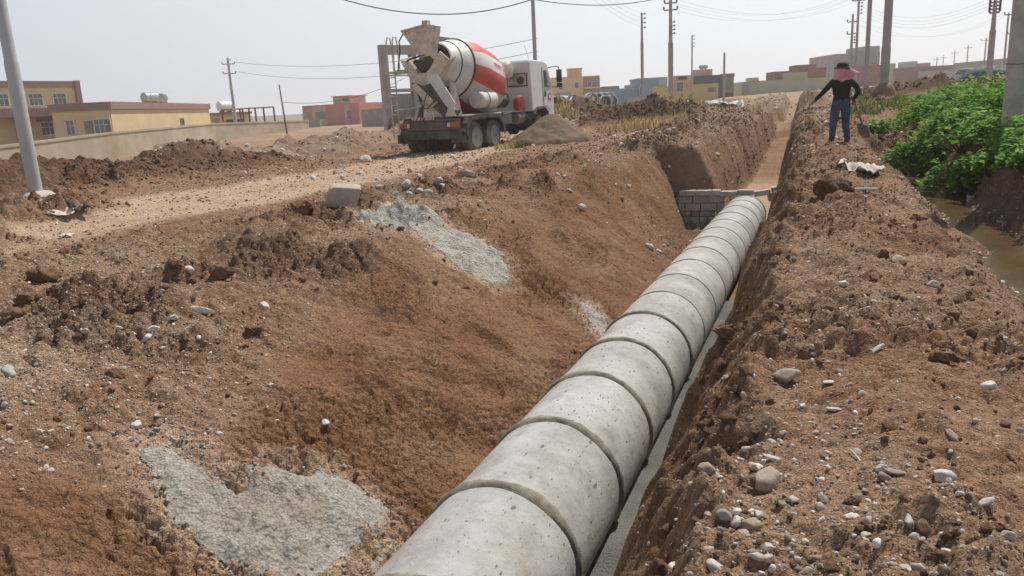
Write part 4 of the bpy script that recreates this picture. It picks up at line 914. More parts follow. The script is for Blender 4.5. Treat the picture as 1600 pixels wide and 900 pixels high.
# two-storey yellow house on the left
A = at_d(-60, 200, 66); B = at_d(133, 200, 75)
h1, L1, H1 = bmaker('yellow_house', 'yellow two storey house with mauve bands behind the cream wall', A, B, GZ, 4.45, 9, YEL, band=.55, bm=MAUVE, overhang=.1)
bandm = MB(); bandm.box((L1 * .378, -.75, 3.95), (L1 * .757, 1.5, .75)); bandm.box((L1 - .15, -.12, H1 * .8), (.5, .24, H1 * .42)); bandm.box((L1 * .735, -1.25, 1.8), (.55, .4, 3.6)); bandm.box((L1 * .375, -1.25, 1.8), (.5, .4, 3.6)); bandm.build('mauve_band', MAUVE, h1)
for fx in (.335, .61, .815): window(h1, L1 * fx, 5.1, 1.15, 1.1)
window(h1, L1 * .665, 2.45, 1.1, 1.15)
MB().box((L1 * .665, -.03, 3.3), (1.7, .1, .35)).build('lintel', MAUVE, h1)
A2 = at_d(176, 197, 66.5); B2 = at_d(329, 191, 92)
h3, L3, H3 = bmaker('yellow_annex', 'blank yellow house side with one small window and mauve roof edge', A2, B2, GZ, 2.13, 3.2, YEL, band=.62, bm=MAUVE, overhang=.12)
uA = Vector((B2[0] - A2[0], B2[1] - A2[1])).normalized(); nA_ = Vector((-uA.y, uA.x)); Bw = Vector(A2[:2]) - uA * .18 + nA_ * .06
def azi(px): r = ray(px, 200); return Vector((r[0], r[1]))
def cut(px, o_, d_): r = azi(px); return (o_.x * r.y - o_.y * r.x) / (d_.y * r.x - d_.x * r.y)      # distance from o_ along d_ to the vertical sight plane
Lw = cut(85, Bw, nA_); A = Bw + nA_ * Lw; fr = lambda px: 1 - cut(px, Bw, nA_) / Lw; dw = 66.5
h2_, L2, H2 = bmaker('yellow_wing_house', 'long single storey yellow wing with mauve roof edge and brown door', A, Bw, GZ, 2.10, 7, YEL, band=.62, bm=MAUVE, overhang=.12)
window(h2_, L2 * fr(111), 2.45, L2 * (fr(117) - fr(105)), 1.25, 2); window(h2_, L2 * fr(160), 2.4, L2 * (fr(171) - fr(149)), 1.25)
dd = MB().box((L2 * fr(140), -.03, 1.75), (L2 * (fr(147) - fr(133)), .08, 2.35)).build('door', DOORM, h2_); MB().box((L2 * fr(140), -.085, 2.6), (L2 * (fr(146) - fr(134)), .02, .45)).build('pane', GLASS, dd)
MB().tube([(L2 - .1, -.1, .2), (L2 - .1, -.1, 2.9)], .06, 8).build('downpipe', PT_DARK, h2_)
window(h3, L3 * .64, 2.5, .9, .75, 1, DOORM)
rz_ = math.atan2(B2[1] - A2[1], B2[0] - A2[0])
c = at_d(236, 164, 80); tankh('water_tank', 'dull steel water tank lying on the yellow roof, the longer of the pair', (c[0], c[1], 2.15), 1.55, .52, STEELT, rz_ - .5, 'water tanks on the roof')
c = at_d(254.5, 163, 83); tankh('water_tank', 'dull steel water tank lying on the yellow roof, the shorter end-on one', (c[0], c[1], 2.15), .9, .50, STEELT, rz_ + .6, 'water tanks on the roof')
A = at_d(328, 195, 104); B = at_d(390, 190, 108)
h4, L4, H4 = bmaker('outbuilding', 'small low yellow outbuilding carrying a white tank', A, B, GZ, 1.2, 6, YEL, band=.3, bm=MAUVE, overhang=.3)
MB().box((L4 * .62, -.03, 2.0), (L4 * .42, .08, 1.1)).build('opening', DKB, h4); MB().box((L4 * .16, -.03, 1.8), (.9, .08, 2.0)).build('door', DOORM, h4)  # opening is a dark panel standing in for its shaded inside
c = at_d(352, 170, 104); tankh('water_tank', 'bright white water tank on the small outbuilding', (c[0], c[1], 1.22), 1.9, .66, WTANK, rz_ - .7)
fr_ = empty('steel_frame', at_d(352, 190, 100)); fr_.location.z = -1.6; tag(fr_, 'open dark red steel frame of posts behind the cream wall', 'frame')
pa = at_d(349, 190, 100); pb = at_d(431, 186, 104); pcs = [Vector((pa[0], pa[1], 0)).lerp(Vector((pb[0], pb[1], 0)), t) for t in (0, .33, .38, .5, .62, .78, .98)]
RST = mat('rusty_frame_paint', (.20, .075, .06), .7, .25, 3)
off = Vector(fr_.location)
for i, q in enumerate(pcs):
    p_ = q - off; MB().box((p_.x, p_.y, (1.55 + 1.6) / 2 - .4), (.16, .16, 3.15 + .8)).build('post', RST if i < 3 else PT_DARK, fr_)
MB().tube([pcs[0] - off + Vector((0, 0, 1.5)), pcs[-1] - off + Vector((0, 0, 1.6))], .10, 6).build('top_rail', RST, fr_)

# pink house
A = at_d(474, 186, 125); B = at_d(562, 183, 120)
h5, L5, H5 = bmaker('pink_house', 'red and pale pink house with a corner porch far behind the road', A, B, -1.6, 1.85, 8, PINK)
def blk(root, L, x0, x1, z0, z1, m, name, y=-.03, d=.1): return MB().box((L * (x0 + x1) / 2, y, (z0 + z1) / 2), (L * (x1 - x0), d, z1 - z0)).build(name, m, root)
blk(h5, L5, .18, .43, 0, 3.3, PINKL, 'pale_panel'); blk(h5, L5, .76, .83, 0, 3.3, PINKL, 'pale_panel'); blk(h5, L5, .0, .10, 1.1, 2.3, PALEG, 'porch_opening', -.05)
blk(h5, L5, .24, .42, 1.2, 2.4, GLASS, 'window', -.05); blk(h5, L5, .80, .84, 1.0, 2.3, GLASS, 'window', -.09)
MB().box((L5 * .645, 3, H5 + .55), (L5 * .30, 4, 1.1)).build('roof_room', PINKL, h5); MB().box((L5 * .645, 3, H5 + 1.16), (L5 * .34, 4.4, .12)).build('roof_slab', PINK, h5)
for k in (.69, .72, .75): MB().box((L5 * k, .96, H5 + .6), (.28, .1, .5)).build('window', GLASS, h5)
A = at_d(470, 188, 119); B = at_d(500, 188, 117); tag(MB().prism([(A[0], A[1], -2.2), (B[0], B[1], -2.2), (B[0], B[1], -.4), (A[0], A[1], -.35)], (0, .25, 0)).build('garden_wall', GREYB), 'short dark grey wall in front of the pink house', 'wall')
A = at_d(565, 186, 100); B = at_d(612, 183, 96); tag(MB().prism([(A[0], A[1], -2.2), (B[0], B[1], -2.2), (B[0], B[1], .75), (A[0], A[1], .6)], (0, .3, 0)).build('block_fence', GREYB), 'grey block fence wall between the pink house and the concrete shell', 'wall')

# unfinished concrete shell behind the truck
us_ = empty('unfinished_building', (0, 0, 0)); tag(us_, 'bare concrete shell of an unfinished building rising behind the mixer truck', 'building')
a = at_d(601, 180, 37); b = at_d(783, 175, 41); u = Vector((b[0] - a[0], b[1] - a[1], 0)); LU = u.length; us_.location = (a[0], a[1], -1.8); us_.rotation_euler = (0, 0, math.atan2(u.y, u.x))
TZ = 3.15 + 1.8
m_ = MB(); m_.box((.16, 0, TZ / 2), (.32, .32, TZ)); m_.build('column', OLDCONC, us_); m_ = MB(); m_.box((1.75, 0, TZ / 2 - .2), (.30, .32, TZ - .4)); m_.build('column', OLDCONC, us_)
m_ = MB(); m_.box((1.6, .0, TZ - .22), (2.6, .34, .42)); m_.build('beam', OLDCONC, us_); m_ = MB(); m_.box((.95, .0, 2.85), (1.4, .28, .16)); m_.box((.95, .05, 3.55), (1.4, .05, .06)); m_.build('sill', OLDCONC, us_)
m_ = MB(); m_.box((1.9, .06, 1.35), (3.3, .2, 2.7)); m_.build('block_infill', GREYB, us_)
for x_, y_, t_ in ((4.05, .2, TZ + .35), (5.02, 0, TZ - .25), (5.02 + .62, .0, TZ - .25)): m_ = MB(); m_.box((x_, y_, t_ / 2), (.22, .22, t_)); m_.build('column', OLDCONC, us_)
m_ = MB(); m_.box((5.0, -.05, TZ - .75), (1.7, .24, .28)); m_.build('beam', OLDCONC, us_)
m_ = MB(); m_.box((3.45, .3, TZ + .33), (1.2, .4, .22), ry=.1); m_.build('slab', OLDCONC, us_)

# far town
def town(name, label, x0, x1, ytop, d, m, z0=-1.5, depth=9, wins=(), extra=(), band=None, bm=None, d1=None):
    a = at_d(x0, hor(x0), d); b = at_d(x1, hor(x1), d1 or d); zt = (hor((x0 + x1) / 2) - ytop) * ((d + (d1 or d)) / 2) / FPX
    root, L, h = bmaker(name, label, a, b, z0, zt, depth, m, 'house', None, band, bm)
    W = x1 - x0
    for (xa, xb, ya, yb_) in wins:
        xc = (xa + xb) / 2; ww = L * (xb - xa) / W; zc = (hor(xc) - (ya + yb_) / 2) * d / FPX - z0; hh = (yb_ - ya) * d / FPX
        fw = MB(); fw.box((L * (xc - x0) / W, -.04, zc), (ww + .16, .08, hh + .16)); fo = fw.build('window', WFRAME, root); MB().box((L * (xc - x0) / W, -.10, zc), (ww, .05, hh)).build('pane', GLASS, fo)
    for (nm, xa, xb, ya, yb_, mm, yo, dep) in extra:
        xc = (xa + xb) / 2; zc = (hor(xc) - (ya + yb_) / 2) * d / FPX - z0
        MB().box((L * (xc - x0) / W, yo + dep / 2, zc), (L * (xb - xa) / W, dep, (yb_ - ya) * d / FPX)).build(nm, mm, root)
    return root
town('yellow_villa', 'yellow two storey villa with a roof tower right behind the truck cab', 862, 938, 121, 130, YEL, wins=[(874.5, 880, 132, 140), (899, 905, 130, 138), (919, 924, 129, 136), (926, 932, 129, 136), (926, 932, 143, 149)],
     extra=[('roof_tower', 890, 911, 109, 124, YEL, .5, 3.), ('balcony_slab', 912, 937, 136.5, 139, YEL, -1.0, 1.1), ('side_wall', 912, 937.5, 121, 149, mat('dark_yellow_side', (.33, .25, .15), .85, .1, .5), -.035, .03), ('wall_panel', 868, 892, 146, 158, BLUE, -.2, .15), ('parapet', 889, 912, 108.4, 110, OCHRE, .3, 3.4)])  # side panel is a darker tone of the villa's yellow
town('blue_house', 'pale blue grey house with a long lower wing', 998, 1042, 123.5, 135, BLUE, extra=[('wing', 936, 1000, 139, 170, BLUE, .3, 6.), ('side_wall', 1029, 1043, 124, 134, mat('pale_blue_side', (.35, .42, .44), .85, .1, .5), -.06, .05), ('parapet', 996, 1043, 122.5, 124.5, GREYB, -.1, 9.), ('shed', 977, 995, 152, 159, GREYB, -3., 2.)], wins=[(1000, 1003, 136, 148)])
town('low_red_house', 'low red brick house with flat roof beyond the blue wing', 942, 968, 135.5, 170, BRICKR); town('low_red_house', 'small bright red roofed block right beside the blue house', 986, 999, 132.5, 165, PINK)
town('ochre_house', 'yellow ochre walled house with a tall barred window', 1029, 1122, 133, 118, OCHRE, z0=-1.4, depth=5, wins=[(1057, 1067, 129.5, 143)], extra=[('upper_room', 1054, 1083, 119, 136, PINKL, -.05, 4.), ('roof_opening', 1059, 1073, 121, 125.5, DKB, -.1, .1), ('side_opening', 1106, 1118, 137, 144, GLASS, -.06, .05)])  # roof opening: flat near-black panel painted in place of interior shade
town('dark_walled_house', 'long house with a blackened wall and red roof edge', 1080, 1146, 118.5, 150, DKB, z0=-1.2, depth=9, extra=[('roof_room', 1089, 1115, 109.5, 121, PINKL, 1., 4.), ('red_parapet', 1132, 1147, 116, 121, BRICKR, -.15, 6.), ('end_wall', 1131, 1146, 121, 145, mat('grey_brown_end', (.23, .18, .16), .9, .1, .5), -.08, .06)])
c = at_d(1099, 110, 152); tankh('water_tank', 'dark water tank on the small pink room above the blackened wall', (c[0], c[1], (hor(1099) - 109.3) * 152 / FPX), 1.6, .34, STEELT, -.2)
town('pale_green_wall_house', 'long pale green walled compound below the red brick upper room', 1185, 1300, 124, 140, PALEG, z0=-.5, depth=10, extra=[('red_upper', 1212, 1247, 112, 126, BRICKR, .6, 5.), ('green_room', 1223, 1262, 114, 126, PALEG, .3, 5.), ('roof_block', 1247, 1277, 102, 112, BRICKR, 1., 4.), ('red_side', 1262, 1291, 107, 126, BRICKR, .4, 5.)])
town('small_pale_house', 'small pale green flat roofed house left of the compound', 1160, 1189, 128, 175, PALEG, z0=-.5, extra=[('roof_room', 1172, 1186, 122, 129, PALEG, .5, 3.)])
town('grey_block_building', 'tall bare grey block building with stepped top behind the man', 1302, 1372, 85, 165, GREYB, z0=-.5, depth=14, extra=[('stair_tower', 1344, 1371, 75, 90, GREYB, -.1, 8.), ('red_brick_front', 1301, 1372, 105, 132, BRICKR, -2.2, 2.)])
town('grey_far_houses', 'cluster of hazy grey flat roofed houses between the tall grey block and the brown house', 1372, 1435, 107, 220, GREYB, z0=-.5, depth=12, extra=[('upper_floor', 1390, 1400, 100, 108, GREYB, 1, 5.), ('upper_floor', 1417, 1434, 97, 108, OLDCONC, 1, 5.), ('white_band', 1378, 1402, 121, 127, PINKL, -.3, .2)])
town('brown_house', 'brown red house with stepped roof left of the long pale shed', 1427, 1489, 104, 180, BRICKR, z0=-.3, depth=10, extra=[('grey_front', 1432, 1489, 111, 125, GREYB, -.5, .4), ('parapet', 1444, 1455, 99, 104.5, OLDCONC, 1, 4.)])
town('long_shed', 'long pale grey shed with a flat roof beside the blue covered vehicle', 1488, 1600, 95, 150, mat('shed_grey', (.36, .355, .30), .85, .1, .3), z0=-.2, depth=10, d1=130)
# parked white car and blue covered vehicle
def car(px, d, m, label, L=4.2, W=1.7, Hh=1.42, rz=0., name='parked_car'):
    p = at_d(px, hor(px), d); zg = hz(p[0], p[1]); r = empty(name, (p[0], p[1], zg), rz); tag(r, label, 'car')
    prof = [(-L / 2, .35), (-L / 2 + .03, .75), (-L * .32, .86), (-L * .20, Hh - .05), (-L * .05, Hh), (L * .12, Hh - .02), (L * .25, .93), (L * .46, .80), (L / 2, .55), (L / 2 - .03, .30)]
    b = MB().prism([(x, -W / 2, z) for x, z in prof], (0, W, 0)).build('body', m, r, bevel=.06)
    for sy in (-1, 1):
        MB().prism([(x, sy * (W / 2 + .004), z) for x, z in ((-L * .26, .90), (-L * .18, Hh - .13), (L * .10, Hh - .13), (L * .20, .92))], (0, sy * .01, 0)).build('side_window', GLASS, r)
        for sx in (-.31, .31): MB().lathe((sx * L, sy * W / 2 - sy * .2, .31), (0, sy, 0), [(0, .31), (.2, .31), (.22, .2), (.2, 0)], 18).build('wheel', BLACK, r)
    return r
car(1516, 72, PT_CAB, 'white car parked on the earth bank near the long shed', rz=-.5)
p = at_d(1541, hor(1541), 62); ME, FE = lumpy((0, 0, 0), (2.0, 1.4, 1.1), 12, .22)
o = link_mesh('covered_vehicle', ME, FE, mat('navy_tarpaulin', (.045, .05, .085), .7, .2, 2.), smooth=True); o.location = (p[0], p[1], hz(p[0], p[1]) + .35); tag(o, 'dark blue tarpaulin covering a vehicle beside the white car', 'cover')
# stock of pipe rings far away
ringm = MB(); ringm.lathe((0, 0, 0), (0, 1, 0), [(0, .42), (0, .5), (1.0, .5), (1.0, .42)], 20, cap=False); ringm.lathe((0, 0, 0), (0, 1, 0), [(0, .42), (1.0, .42)], 20, cap=False)
first = None
for i, (px, py, dd_) in enumerate([(872, 160, 60), (878, 160, 61), (884, 159, 62), (894, 158, 60), (902, 158, 62), (925, 155, 58), (934, 155, 58.4), (944, 154.5, 58.8), (953, 154, 59.2), (947, 159, 58), (956, 158.5, 58.4), (1031, 161, 58)]):
    p = at_d(px, py, dd_)
    if first is None: first = ringm.build('pipe_ring', mat('far_pipe_concrete', (.50, .49, .47), .8, .1, 1.), auto=True); o = first
    else: o = first.copy(); COL.objects.link(o)
    o.location = (p[0], p[1], p[2]); o.rotation_euler = (0, 0, (.5, -.2, .7, .1, .9, .45, .45, .5, .45, .5, .4, 1.1)[i])
    tag(o, 'pale concrete pipe ring standing in the stock beyond the dark earth heaps', 'pipe', 'stock of concrete pipe rings near the yellow villa')

# ---------------------------------------------------------------- poles and wires
ARM = mat('pole_arm_steel', (.16, .14, .14), .6, .2, 3); INS = mat('insulator', (.09, .065, .06), .35, .2, 5, spec=.6)
POLETOPS = {}
def pole(key, px, d, top_z, r0, r1, label, m=POLE, step=None, arms=(), pegs=(), base=None, lean=(0, 0), arm_ang=None, zb=None, group='poles standing across the waste ground'):
    p = at_d(px, hor(px), d); g = hz(p[0], p[1]) if zb is None else zb
    r = empty('utility_pole', (p[0], p[1], g)); tag(r, label, 'pole', group)
    H_ = top_z - g; s = MB(); lx, ly = lean
    if step: s.lathe((0, 0, -.3), (lx, ly, 1), [(0, r0), (step - g - .05 + .3, r0 * .97), (step - g + .3, (r0 + r1) / 2), (H_ + .3, r1)], 12)
    else: s.lathe((0, 0, -.3), (lx, ly, 1), [(0, r0), (H_ + .3, r1)], 12)
    s.build('shaft', m, r, auto=True)
    ca = math.atan2(p[1], p[0]) - math.pi / 2 if arm_ang is None else arm_ang; ux, uy = math.cos(ca), math.sin(ca)
    ends = []
    for (za, hl, sides) in arms:
        zz = za - g; a_ = MB().box((0, 0, zz), (2 * hl, .10, .10), rz=ca).build('cross_arm', ARM, r)
        for sx in sides:
            MB().lathe((ux * sx * hl, uy * sx * hl, zz + .03), (0, 0, 1), [(0, .03), (.05, .09), (.1, .05), (.14, .09), (.19, .05), (.23, .08), (.28, .02)], 10).build('insulator', INS, a_)
            ends.append(Vector((p[0] + ux * sx * hl, p[1] + uy * sx * hl, za + .25)))
    for zp in pegs:
        q = MB(); q.tube([(0, 0, zp - g), (ux * .30, uy * .30, zp - g)], .025, 5); q.lathe((ux * .30, uy * .30, zp - g - .06), (0, 0, 1), [(0, .03), (.04, .08), (.14, .08), (.18, .03)], 8); q.build('peg_insulator', INS, r); ends.append(Vector((p[0] + ux * .3, p[1] + uy * .3, zp)))
    POLETOPS[key] = (Vector((p[0], p[1], top_z)), ends); return r
def zat(px, py, d): return (hor(px) - py) * d / FPX
# tall grey pole on the left mound, with its concrete foot
pl = pole('a', 38, 12.6, 9.0, .108, .08, 'thick grey octagonal steel pole rising from a concrete foot on the left earth mound', step=zat(28, 98, 12.6))
MB().lathe((0, 0, .0), (0, 0, 1), [(-.4, .32), (.17, .29), (.24, .22), (.26, .11)], 20).build('concrete_foot', mat('pole_foot', (.42, .38, .33), .9, .2, 4), pl, auto=True)
pole('b', 368, 100, zat(357, 95, 100), .24, .13, 'grey pole with two short cross arms beyond the white roof tank', arms=[(zat(357, 104, 100), .75, (-1, 1)), (zat(357, 118, 100), .75, (-1, 1))], pegs=[zat(357, 98, 100)])
pole('c', 446, 40, zat(436, 134, 40), .055, .03, 'thin leaning wooden post in front of the cream wall', m=WOOD, lean=(-.04, -.03), zb=zat(446, 200, 40), group=None)
pole('d', 839, 48, 12, .13, .11, 'plain dark pole rising behind the white truck cab', zb=-1.5)
pole('e', 1004, 74, zat(1002, 27, 74), .15, .09, 'slim pole with four side pegs in front of the blue house', m=POLEC, pegs=[zat(1002, 29 + 6.5 * k, 74) for k in range(4)], step=zat(1004, 70, 74))
pole('f', 1048, 66, zat(1043, 8, 66), .22, .12, 'stout pole with two stacked cross arms by the blue house', m=POLEC, arms=[(zat(1043, 13, 66), .5, (-1, 1)), (zat(1043, 23, 66), .55, (-1, 1))], pegs=[zat(1043, 41 + 5.5 * k, 66) for k in range(4)], step=zat(1045, 70, 66))
pole('g', 1081, 115, zat(1081, 59, 115), .15, .10, 'distant thin pole with four pegs above the ochre house', m=POLEC, pegs=[zat(1081, 61 + 5 * k, 115) for k in range(4)])
pole('h', 1131, 92, zat(1131, 85, 92), .15, .12, 'short bare pole in front of the blackened wall', m=POLEC)
pole('i', 1327, 88, zat(1331, 28, 88), .20, .11, 'shorter pole of the pair with two cross arms near the tall grey block', m=POLEC, arms=[(zat(1330, 39, 88), .55, (-1, 1)), (zat(1329, 57, 88), .5, (-1, 1))], pegs=[zat(1329, 62 + 4 * k, 88) for k in range(3)])
pole('j', 1335, 80, zat(1342, -5, 80), .16, .10, 'taller pole of the pair with a cluster of arms near the tall grey block', m=POLEC, arms=[(zat(1341, 1, 80), .6, (-1, 1)), (zat(1341, 8, 80), .6, (-1, 1))], pegs=[zat(1340, 12 + 5 * k, 80) for k in range(4)])
pole('k', 1352, 45, 9.6, .13, .11, 'plain slim pole between the paired poles and the clay footed pole', m=POLEC)
kp = pole('l', 1381, 27, 9.0, .155, .12, 'thick stepped pole in a lump of concrete beside the black hose', m=POLEC, step=zat(1387, 75, 27))
MB().lathe((0, 0, -.2), (0, 0, 1), [(0, .42), (.35, .38), (.5, .30), (.6, .15)], 14).build('concrete_foot', mat('clay_foot', (.22, .15, .11), .95, .3, 5), kp, auto=True)
pole('m', 1544, 50, zat(1552, 2, 50), .19, .10, 'stepped pole with side arms rising beside the blue cover', m=POLEC, step=zat(1548, 50, 50), arms=[(zat(1551, 10 + 5 * k, 50), .28, (-1, 1)) for k in range(4)])
pole('n', 1566, 85, zat(1573, 25, 85), .12, .09, 'thin pole with a small cross arm beside the big concrete pole', m=POLEC, arms=[(zat(1572, 28, 85), .35, (-1, 1))])
pole('o', 1574, 120, zat(1578, 50, 120), .12, .09, 'fainter thin pole just beside the big concrete pole', m=POLEC, arms=[(zat(1577, 56, 120), .5, (-1, 1))])
np_ = pole('p', 1587, 12.6, 8.5, .155, .135, 'broad grey concrete pole standing among green plants over the ditch', m=OLDCONC, zb=-.95)
MB().tube([(.18 * math.cos(a), .18 * math.sin(a), 1.25 + .02 * math.sin(a)) for a in np.linspace(0, 2 * math.pi, 17)], .006, 5).build('wire_tie', ARM, np_)
for i, (px, py, d) in enumerate([(1536, 62, 180), (1509, 73, 230), (1489, 81, 270), (1472, 88, 320), (1462, 91, 260)]):
    pole('q%d' % i, px - 1, d, zat(px, py, d), .2, .15, ['tall faint cross shaped pole over the long shed', 'second faint cross shaped pole over the long shed', 'faint cross shaped pole above the shed corner', 'faintest cross shaped pole above the brown house', 'faint cross shaped pole with a dark head above the brown house'][i], m=POLEC, arms=[(zat(px, py + 4, d), 1.0, (-1, 1))], group='faint poles far beyond the shed')
WIRE = mat('cable', (.10, .10, .105), .7, .1, 5)
def wire(a, b, sag, label, r=.011, n=24):
    a = Vector(a); b = Vector(b); pts = [a.lerp(b, i / n) - Vector((0, 0, 4 * sag * (i / n) * (1 - i / n))) for i in range(n + 1)]
    cu = MB().tube(pts, r, 5); tag(cu.build('overhead_cable', WIRE, smooth=True), label, 'cable', 'overhead cables against the sky')
T = lambda k: POLETOPS[k]
dt = Vector(T('d')[0]); dt.z = zat(836, 8, 48)
wire(at_d(400, -55, 40), dt, 1.55, 'thick twisted cable sagging over the mixer truck', .032, 40)
wire(dt, at_d(1050, -8, 55), .5, 'cable running from the pole behind the cab towards the stout pole', .028, 30)
wire(T('b')[1][1], at_d(840, 60, 60), 1.2, 'faint upper cable leaving the pole by the white tank', .02)
wire(T('b')[1][3], at_d(840, 80, 58), 1.4, 'faint lower cable leaving the pole by the white tank', .02)
wire(T('c')[0] - Vector((0, 0, .9)), at_d(640, 118, 42), .5, 'thin cable from the leaning post to the concrete shell', .012)
for i in range(4):
    wire(T('e')[1][i], T('d')[0] - Vector((0, 0, 1.0 + .35 * i)), 1.0, 'thin cable strung between the pegged pole and the cab pole', .006)
    wire(T('f')[1][i], T('j')[1][i], 1.6, 'thin cable strung from the stout pole to the paired poles', .006)
for i in range(4): wire(T('j')[1][4 + i], T('m')[1][2 * i], 1.3, 'thin cable strung from the paired poles to the pole by the blue cover', .006)
for i in range(2): wire(T('n')[1][i], T('i')[1][i], 2.2, 'low thin cable sagging over the brown house', .006)

# ---------------------------------------------------------------- black hose on the bank
p0 = [hit(px, py) for px, py in ((1318, 166), (1345, 161), (1375, 157), (1400, 155), (1435, 154), (1470, 156), (1500, 159), (1525, 160))]
o = MB().tube([Vector(p) + Vector((0, 0, .05)) for p in p0], .055, 8).build('black_hose', BLACK, smooth=True)
s_ = o.modifiers.new('s', 'SUBSURF'); s_.levels = s_.render_levels = 2; tag(o, 'black plastic pipe curving over the dark earth bank behind the green plants', 'hose')

# ---------------------------------------------------------------- stones, clods and gravel
def rot_mats(n):
    q = rng.normal(size=(n, 4)); q /= np.linalg.norm(q, axis=1)[:, None]; w_, x, y, z = q.T
    return np.stack([1 - 2 * (y * y + z * z), 2 * (x * y - z * w_), 2 * (x * z + y * w_), 2 * (x * y + z * w_), 1 - 2 * (x * x + z * z), 2 * (y * z - x * w_), 2 * (x * z - y * w_), 2 * (y * z + x * w_), 1 - 2 * (x * x + y * y)], 1).reshape(n, 3, 3)
def zrot(n, tilt=.35):
    a = rng.uniform(0, 2 * np.pi, n); c, s = np.cos(a), np.sin(a); R1 = np.zeros((n, 3, 3)); R1[:, 0, 0] = c; R1[:, 0, 1] = -s; R1[:, 1, 0] = s; R1[:, 1, 1] = c; R1[:, 2, 2] = 1
    b = rng.normal(0, tilt, n); c, s = np.cos(b), np.sin(b); R2 = np.zeros((n, 3, 3)); R2[:, 0, 0] = 1; R2[:, 1, 1] = c; R2[:, 1, 2] = -s; R2[:, 2, 1] = s; R2[:, 2, 2] = c
    return R2 @ R1
def merged(name, variants, pos, size, m, label, cat, tone=None, rots=None, smooth=True):
    """thousands of little lumps as one mesh"""
    n = len(pos); vid = rng.integers(0, len(variants), n); Vs, Fs, Ts = [], [], []; base = 0
    Rm = rots if rots is not None else rot_mats(n)
    for k, (V, F) in enumerate(variants):
        ii = np.where(vid == k)[0]
        if len(ii) == 0: continue
        W = np.einsum('nij,vj->nvi', Rm[ii], V) * size[ii][:, None, None] + pos[ii][:, None, :]
        Fa = np.asarray(F)[None] + (base + np.arange(len(ii)) * len(V))[:, None, None]
        Vs.append(W.reshape(-1, 3)); Fs.append(Fa.reshape(-1, Fa.shape[-1])); base += len(ii) * len(V)
        Ts.append(np.repeat((tone if tone is not None else np.zeros(n))[ii], len(V)))
    o = fast_mesh(name, np.concatenate(Vs), np.concatenate(Fs), m, smooth=smooth, attrs={'tone': np.concatenate(Ts)})
    return tag(o, label, cat, kind='stuff')
def gmap(A, x, y):
    i = np.clip(np.searchsorted(XS, x) - 1, 0, NX - 2); j = np.clip(np.searchsorted(YS, y) - 1, 0, NY - 2); return A[j, i]
def scatter(n, wmap, smin, smax, pw, xr=(-17, 3.2), yr=(1.6, 45), pxmin=.0042):
    y = np.exp(rng.uniform(np.log(yr[0]), np.log(yr[1]), n * 6)); x = rng.uniform(xr[0], xr[1], n * 6)
    # keep what lies in front of the spot, thinning with distance
    keep = (rng.random(len(x)) < gmap(wmap, x, y)) & (x > -1.05 * y - 2.5) & (np.abs(x - AX0 - .008 * y) > .55)
    x, y = x[keep][:n], y[keep][:n]; d = np.hypot(x, y)
    s = smin * (1 - rng.random(len(x)) * (1 - (smin / smax) ** pw)) ** (-1 / pw); s = np.maximum(s, pxmin * .5 * d * rng.uniform(.6, 1.2, len(x)))
    return x, y, np.minimum(s, smax * 1.3)
PEBV = [(lumpy((0, 0, 0), (1., rng.uniform(.6, .95), rng.uniform(.45, .8)), 500 + i, .14, 2, 1.1, 5)) for i in range(8)]
PEBL = [(lumpy((0, 0, 0), (1., rng.uniform(.6, .95), rng.uniform(.45, .8)), 520 + i, .2, 1, 1.1, 4)) for i in range(8)]
CLDV = [(lumpy((0, 0, 0), (1., rng.uniform(.75, 1), rng.uniform(.6, .9)), 540 + i, .42, 3, 2.4, 14)) for i in range(10)]
CLDL = [(lumpy((0, 0, 0), (1., rng.uniform(.7, 1), rng.uniform(.55, .9)), 560 + i, .5, 1, 1.7, 6)) for i in range(10)]
STONEV = [(lumpy((0, 0, 0), (1., rng.uniform(.62, .92), rng.uniform(.5, .8)), 580 + i, .16, 3, 1.4, 9)) for i in range(14)]

def stone_material(name, use_obj):
    m, t, b = NT(name); tc = node(t, 'ShaderNodeTexCoord').outputs['Object']
    r = node(t, 'ShaderNodeObjectInfo').outputs['Random'] if use_obj else node(t, 'ShaderNodeAttribute', attribute_name='tone').outputs['Fac']
    c = ramp(t, r, [(0, (.19, .145, .115)), (.2, (.28, .23, .185)), (.42, (.38, .33, .28)), (.65, (.49, .445, .39)), (.85, (.61, .575, .52)), (1, (.74, .72, .69))])
    geo = node(t, 'ShaderNodeNewGeometry').outputs['Position']
    n1 = noise(t, geo, 24, 6, .7); c = mixc(t, .55, c, ramp(t, n1, [(.3, (.36, .35, .34)), (.7, (.64, .64, .64))]), 'OVERLAY')
    c = mixc(t, ramp(t, noise(t, geo, 11, 6, .7), [(.47, (0, 0, 0)), (.66, (.75,) * 3)]), c, (.27, .175, .115))
    t.links.new(c, b.inputs['Base Color']); b.inputs['Roughness'].default_value = .8; b.inputs['Specular IOR Level'].default_value = .3
    bump(t, b, n1, .01, .8); return m
STONE = stone_material('stone', True)
STONE_PALE = mat('pale_limestone', (.62, .59, .54), .75, .12, 9, (.36, .26, .19), .5, bmp=.006); STONE_BROWN = mat('buff_stone', (.47, .385, .31), .85, .25, 9, (.24, .16, .11), .4, bmp=.01); STONE_GREY = mat('grey_rubble', (.45, .43, .40), .85, .25, 9, (.27, .21, .16), .4, bmp=.01); GRAVEL = stone_material('gravel_stone', False)
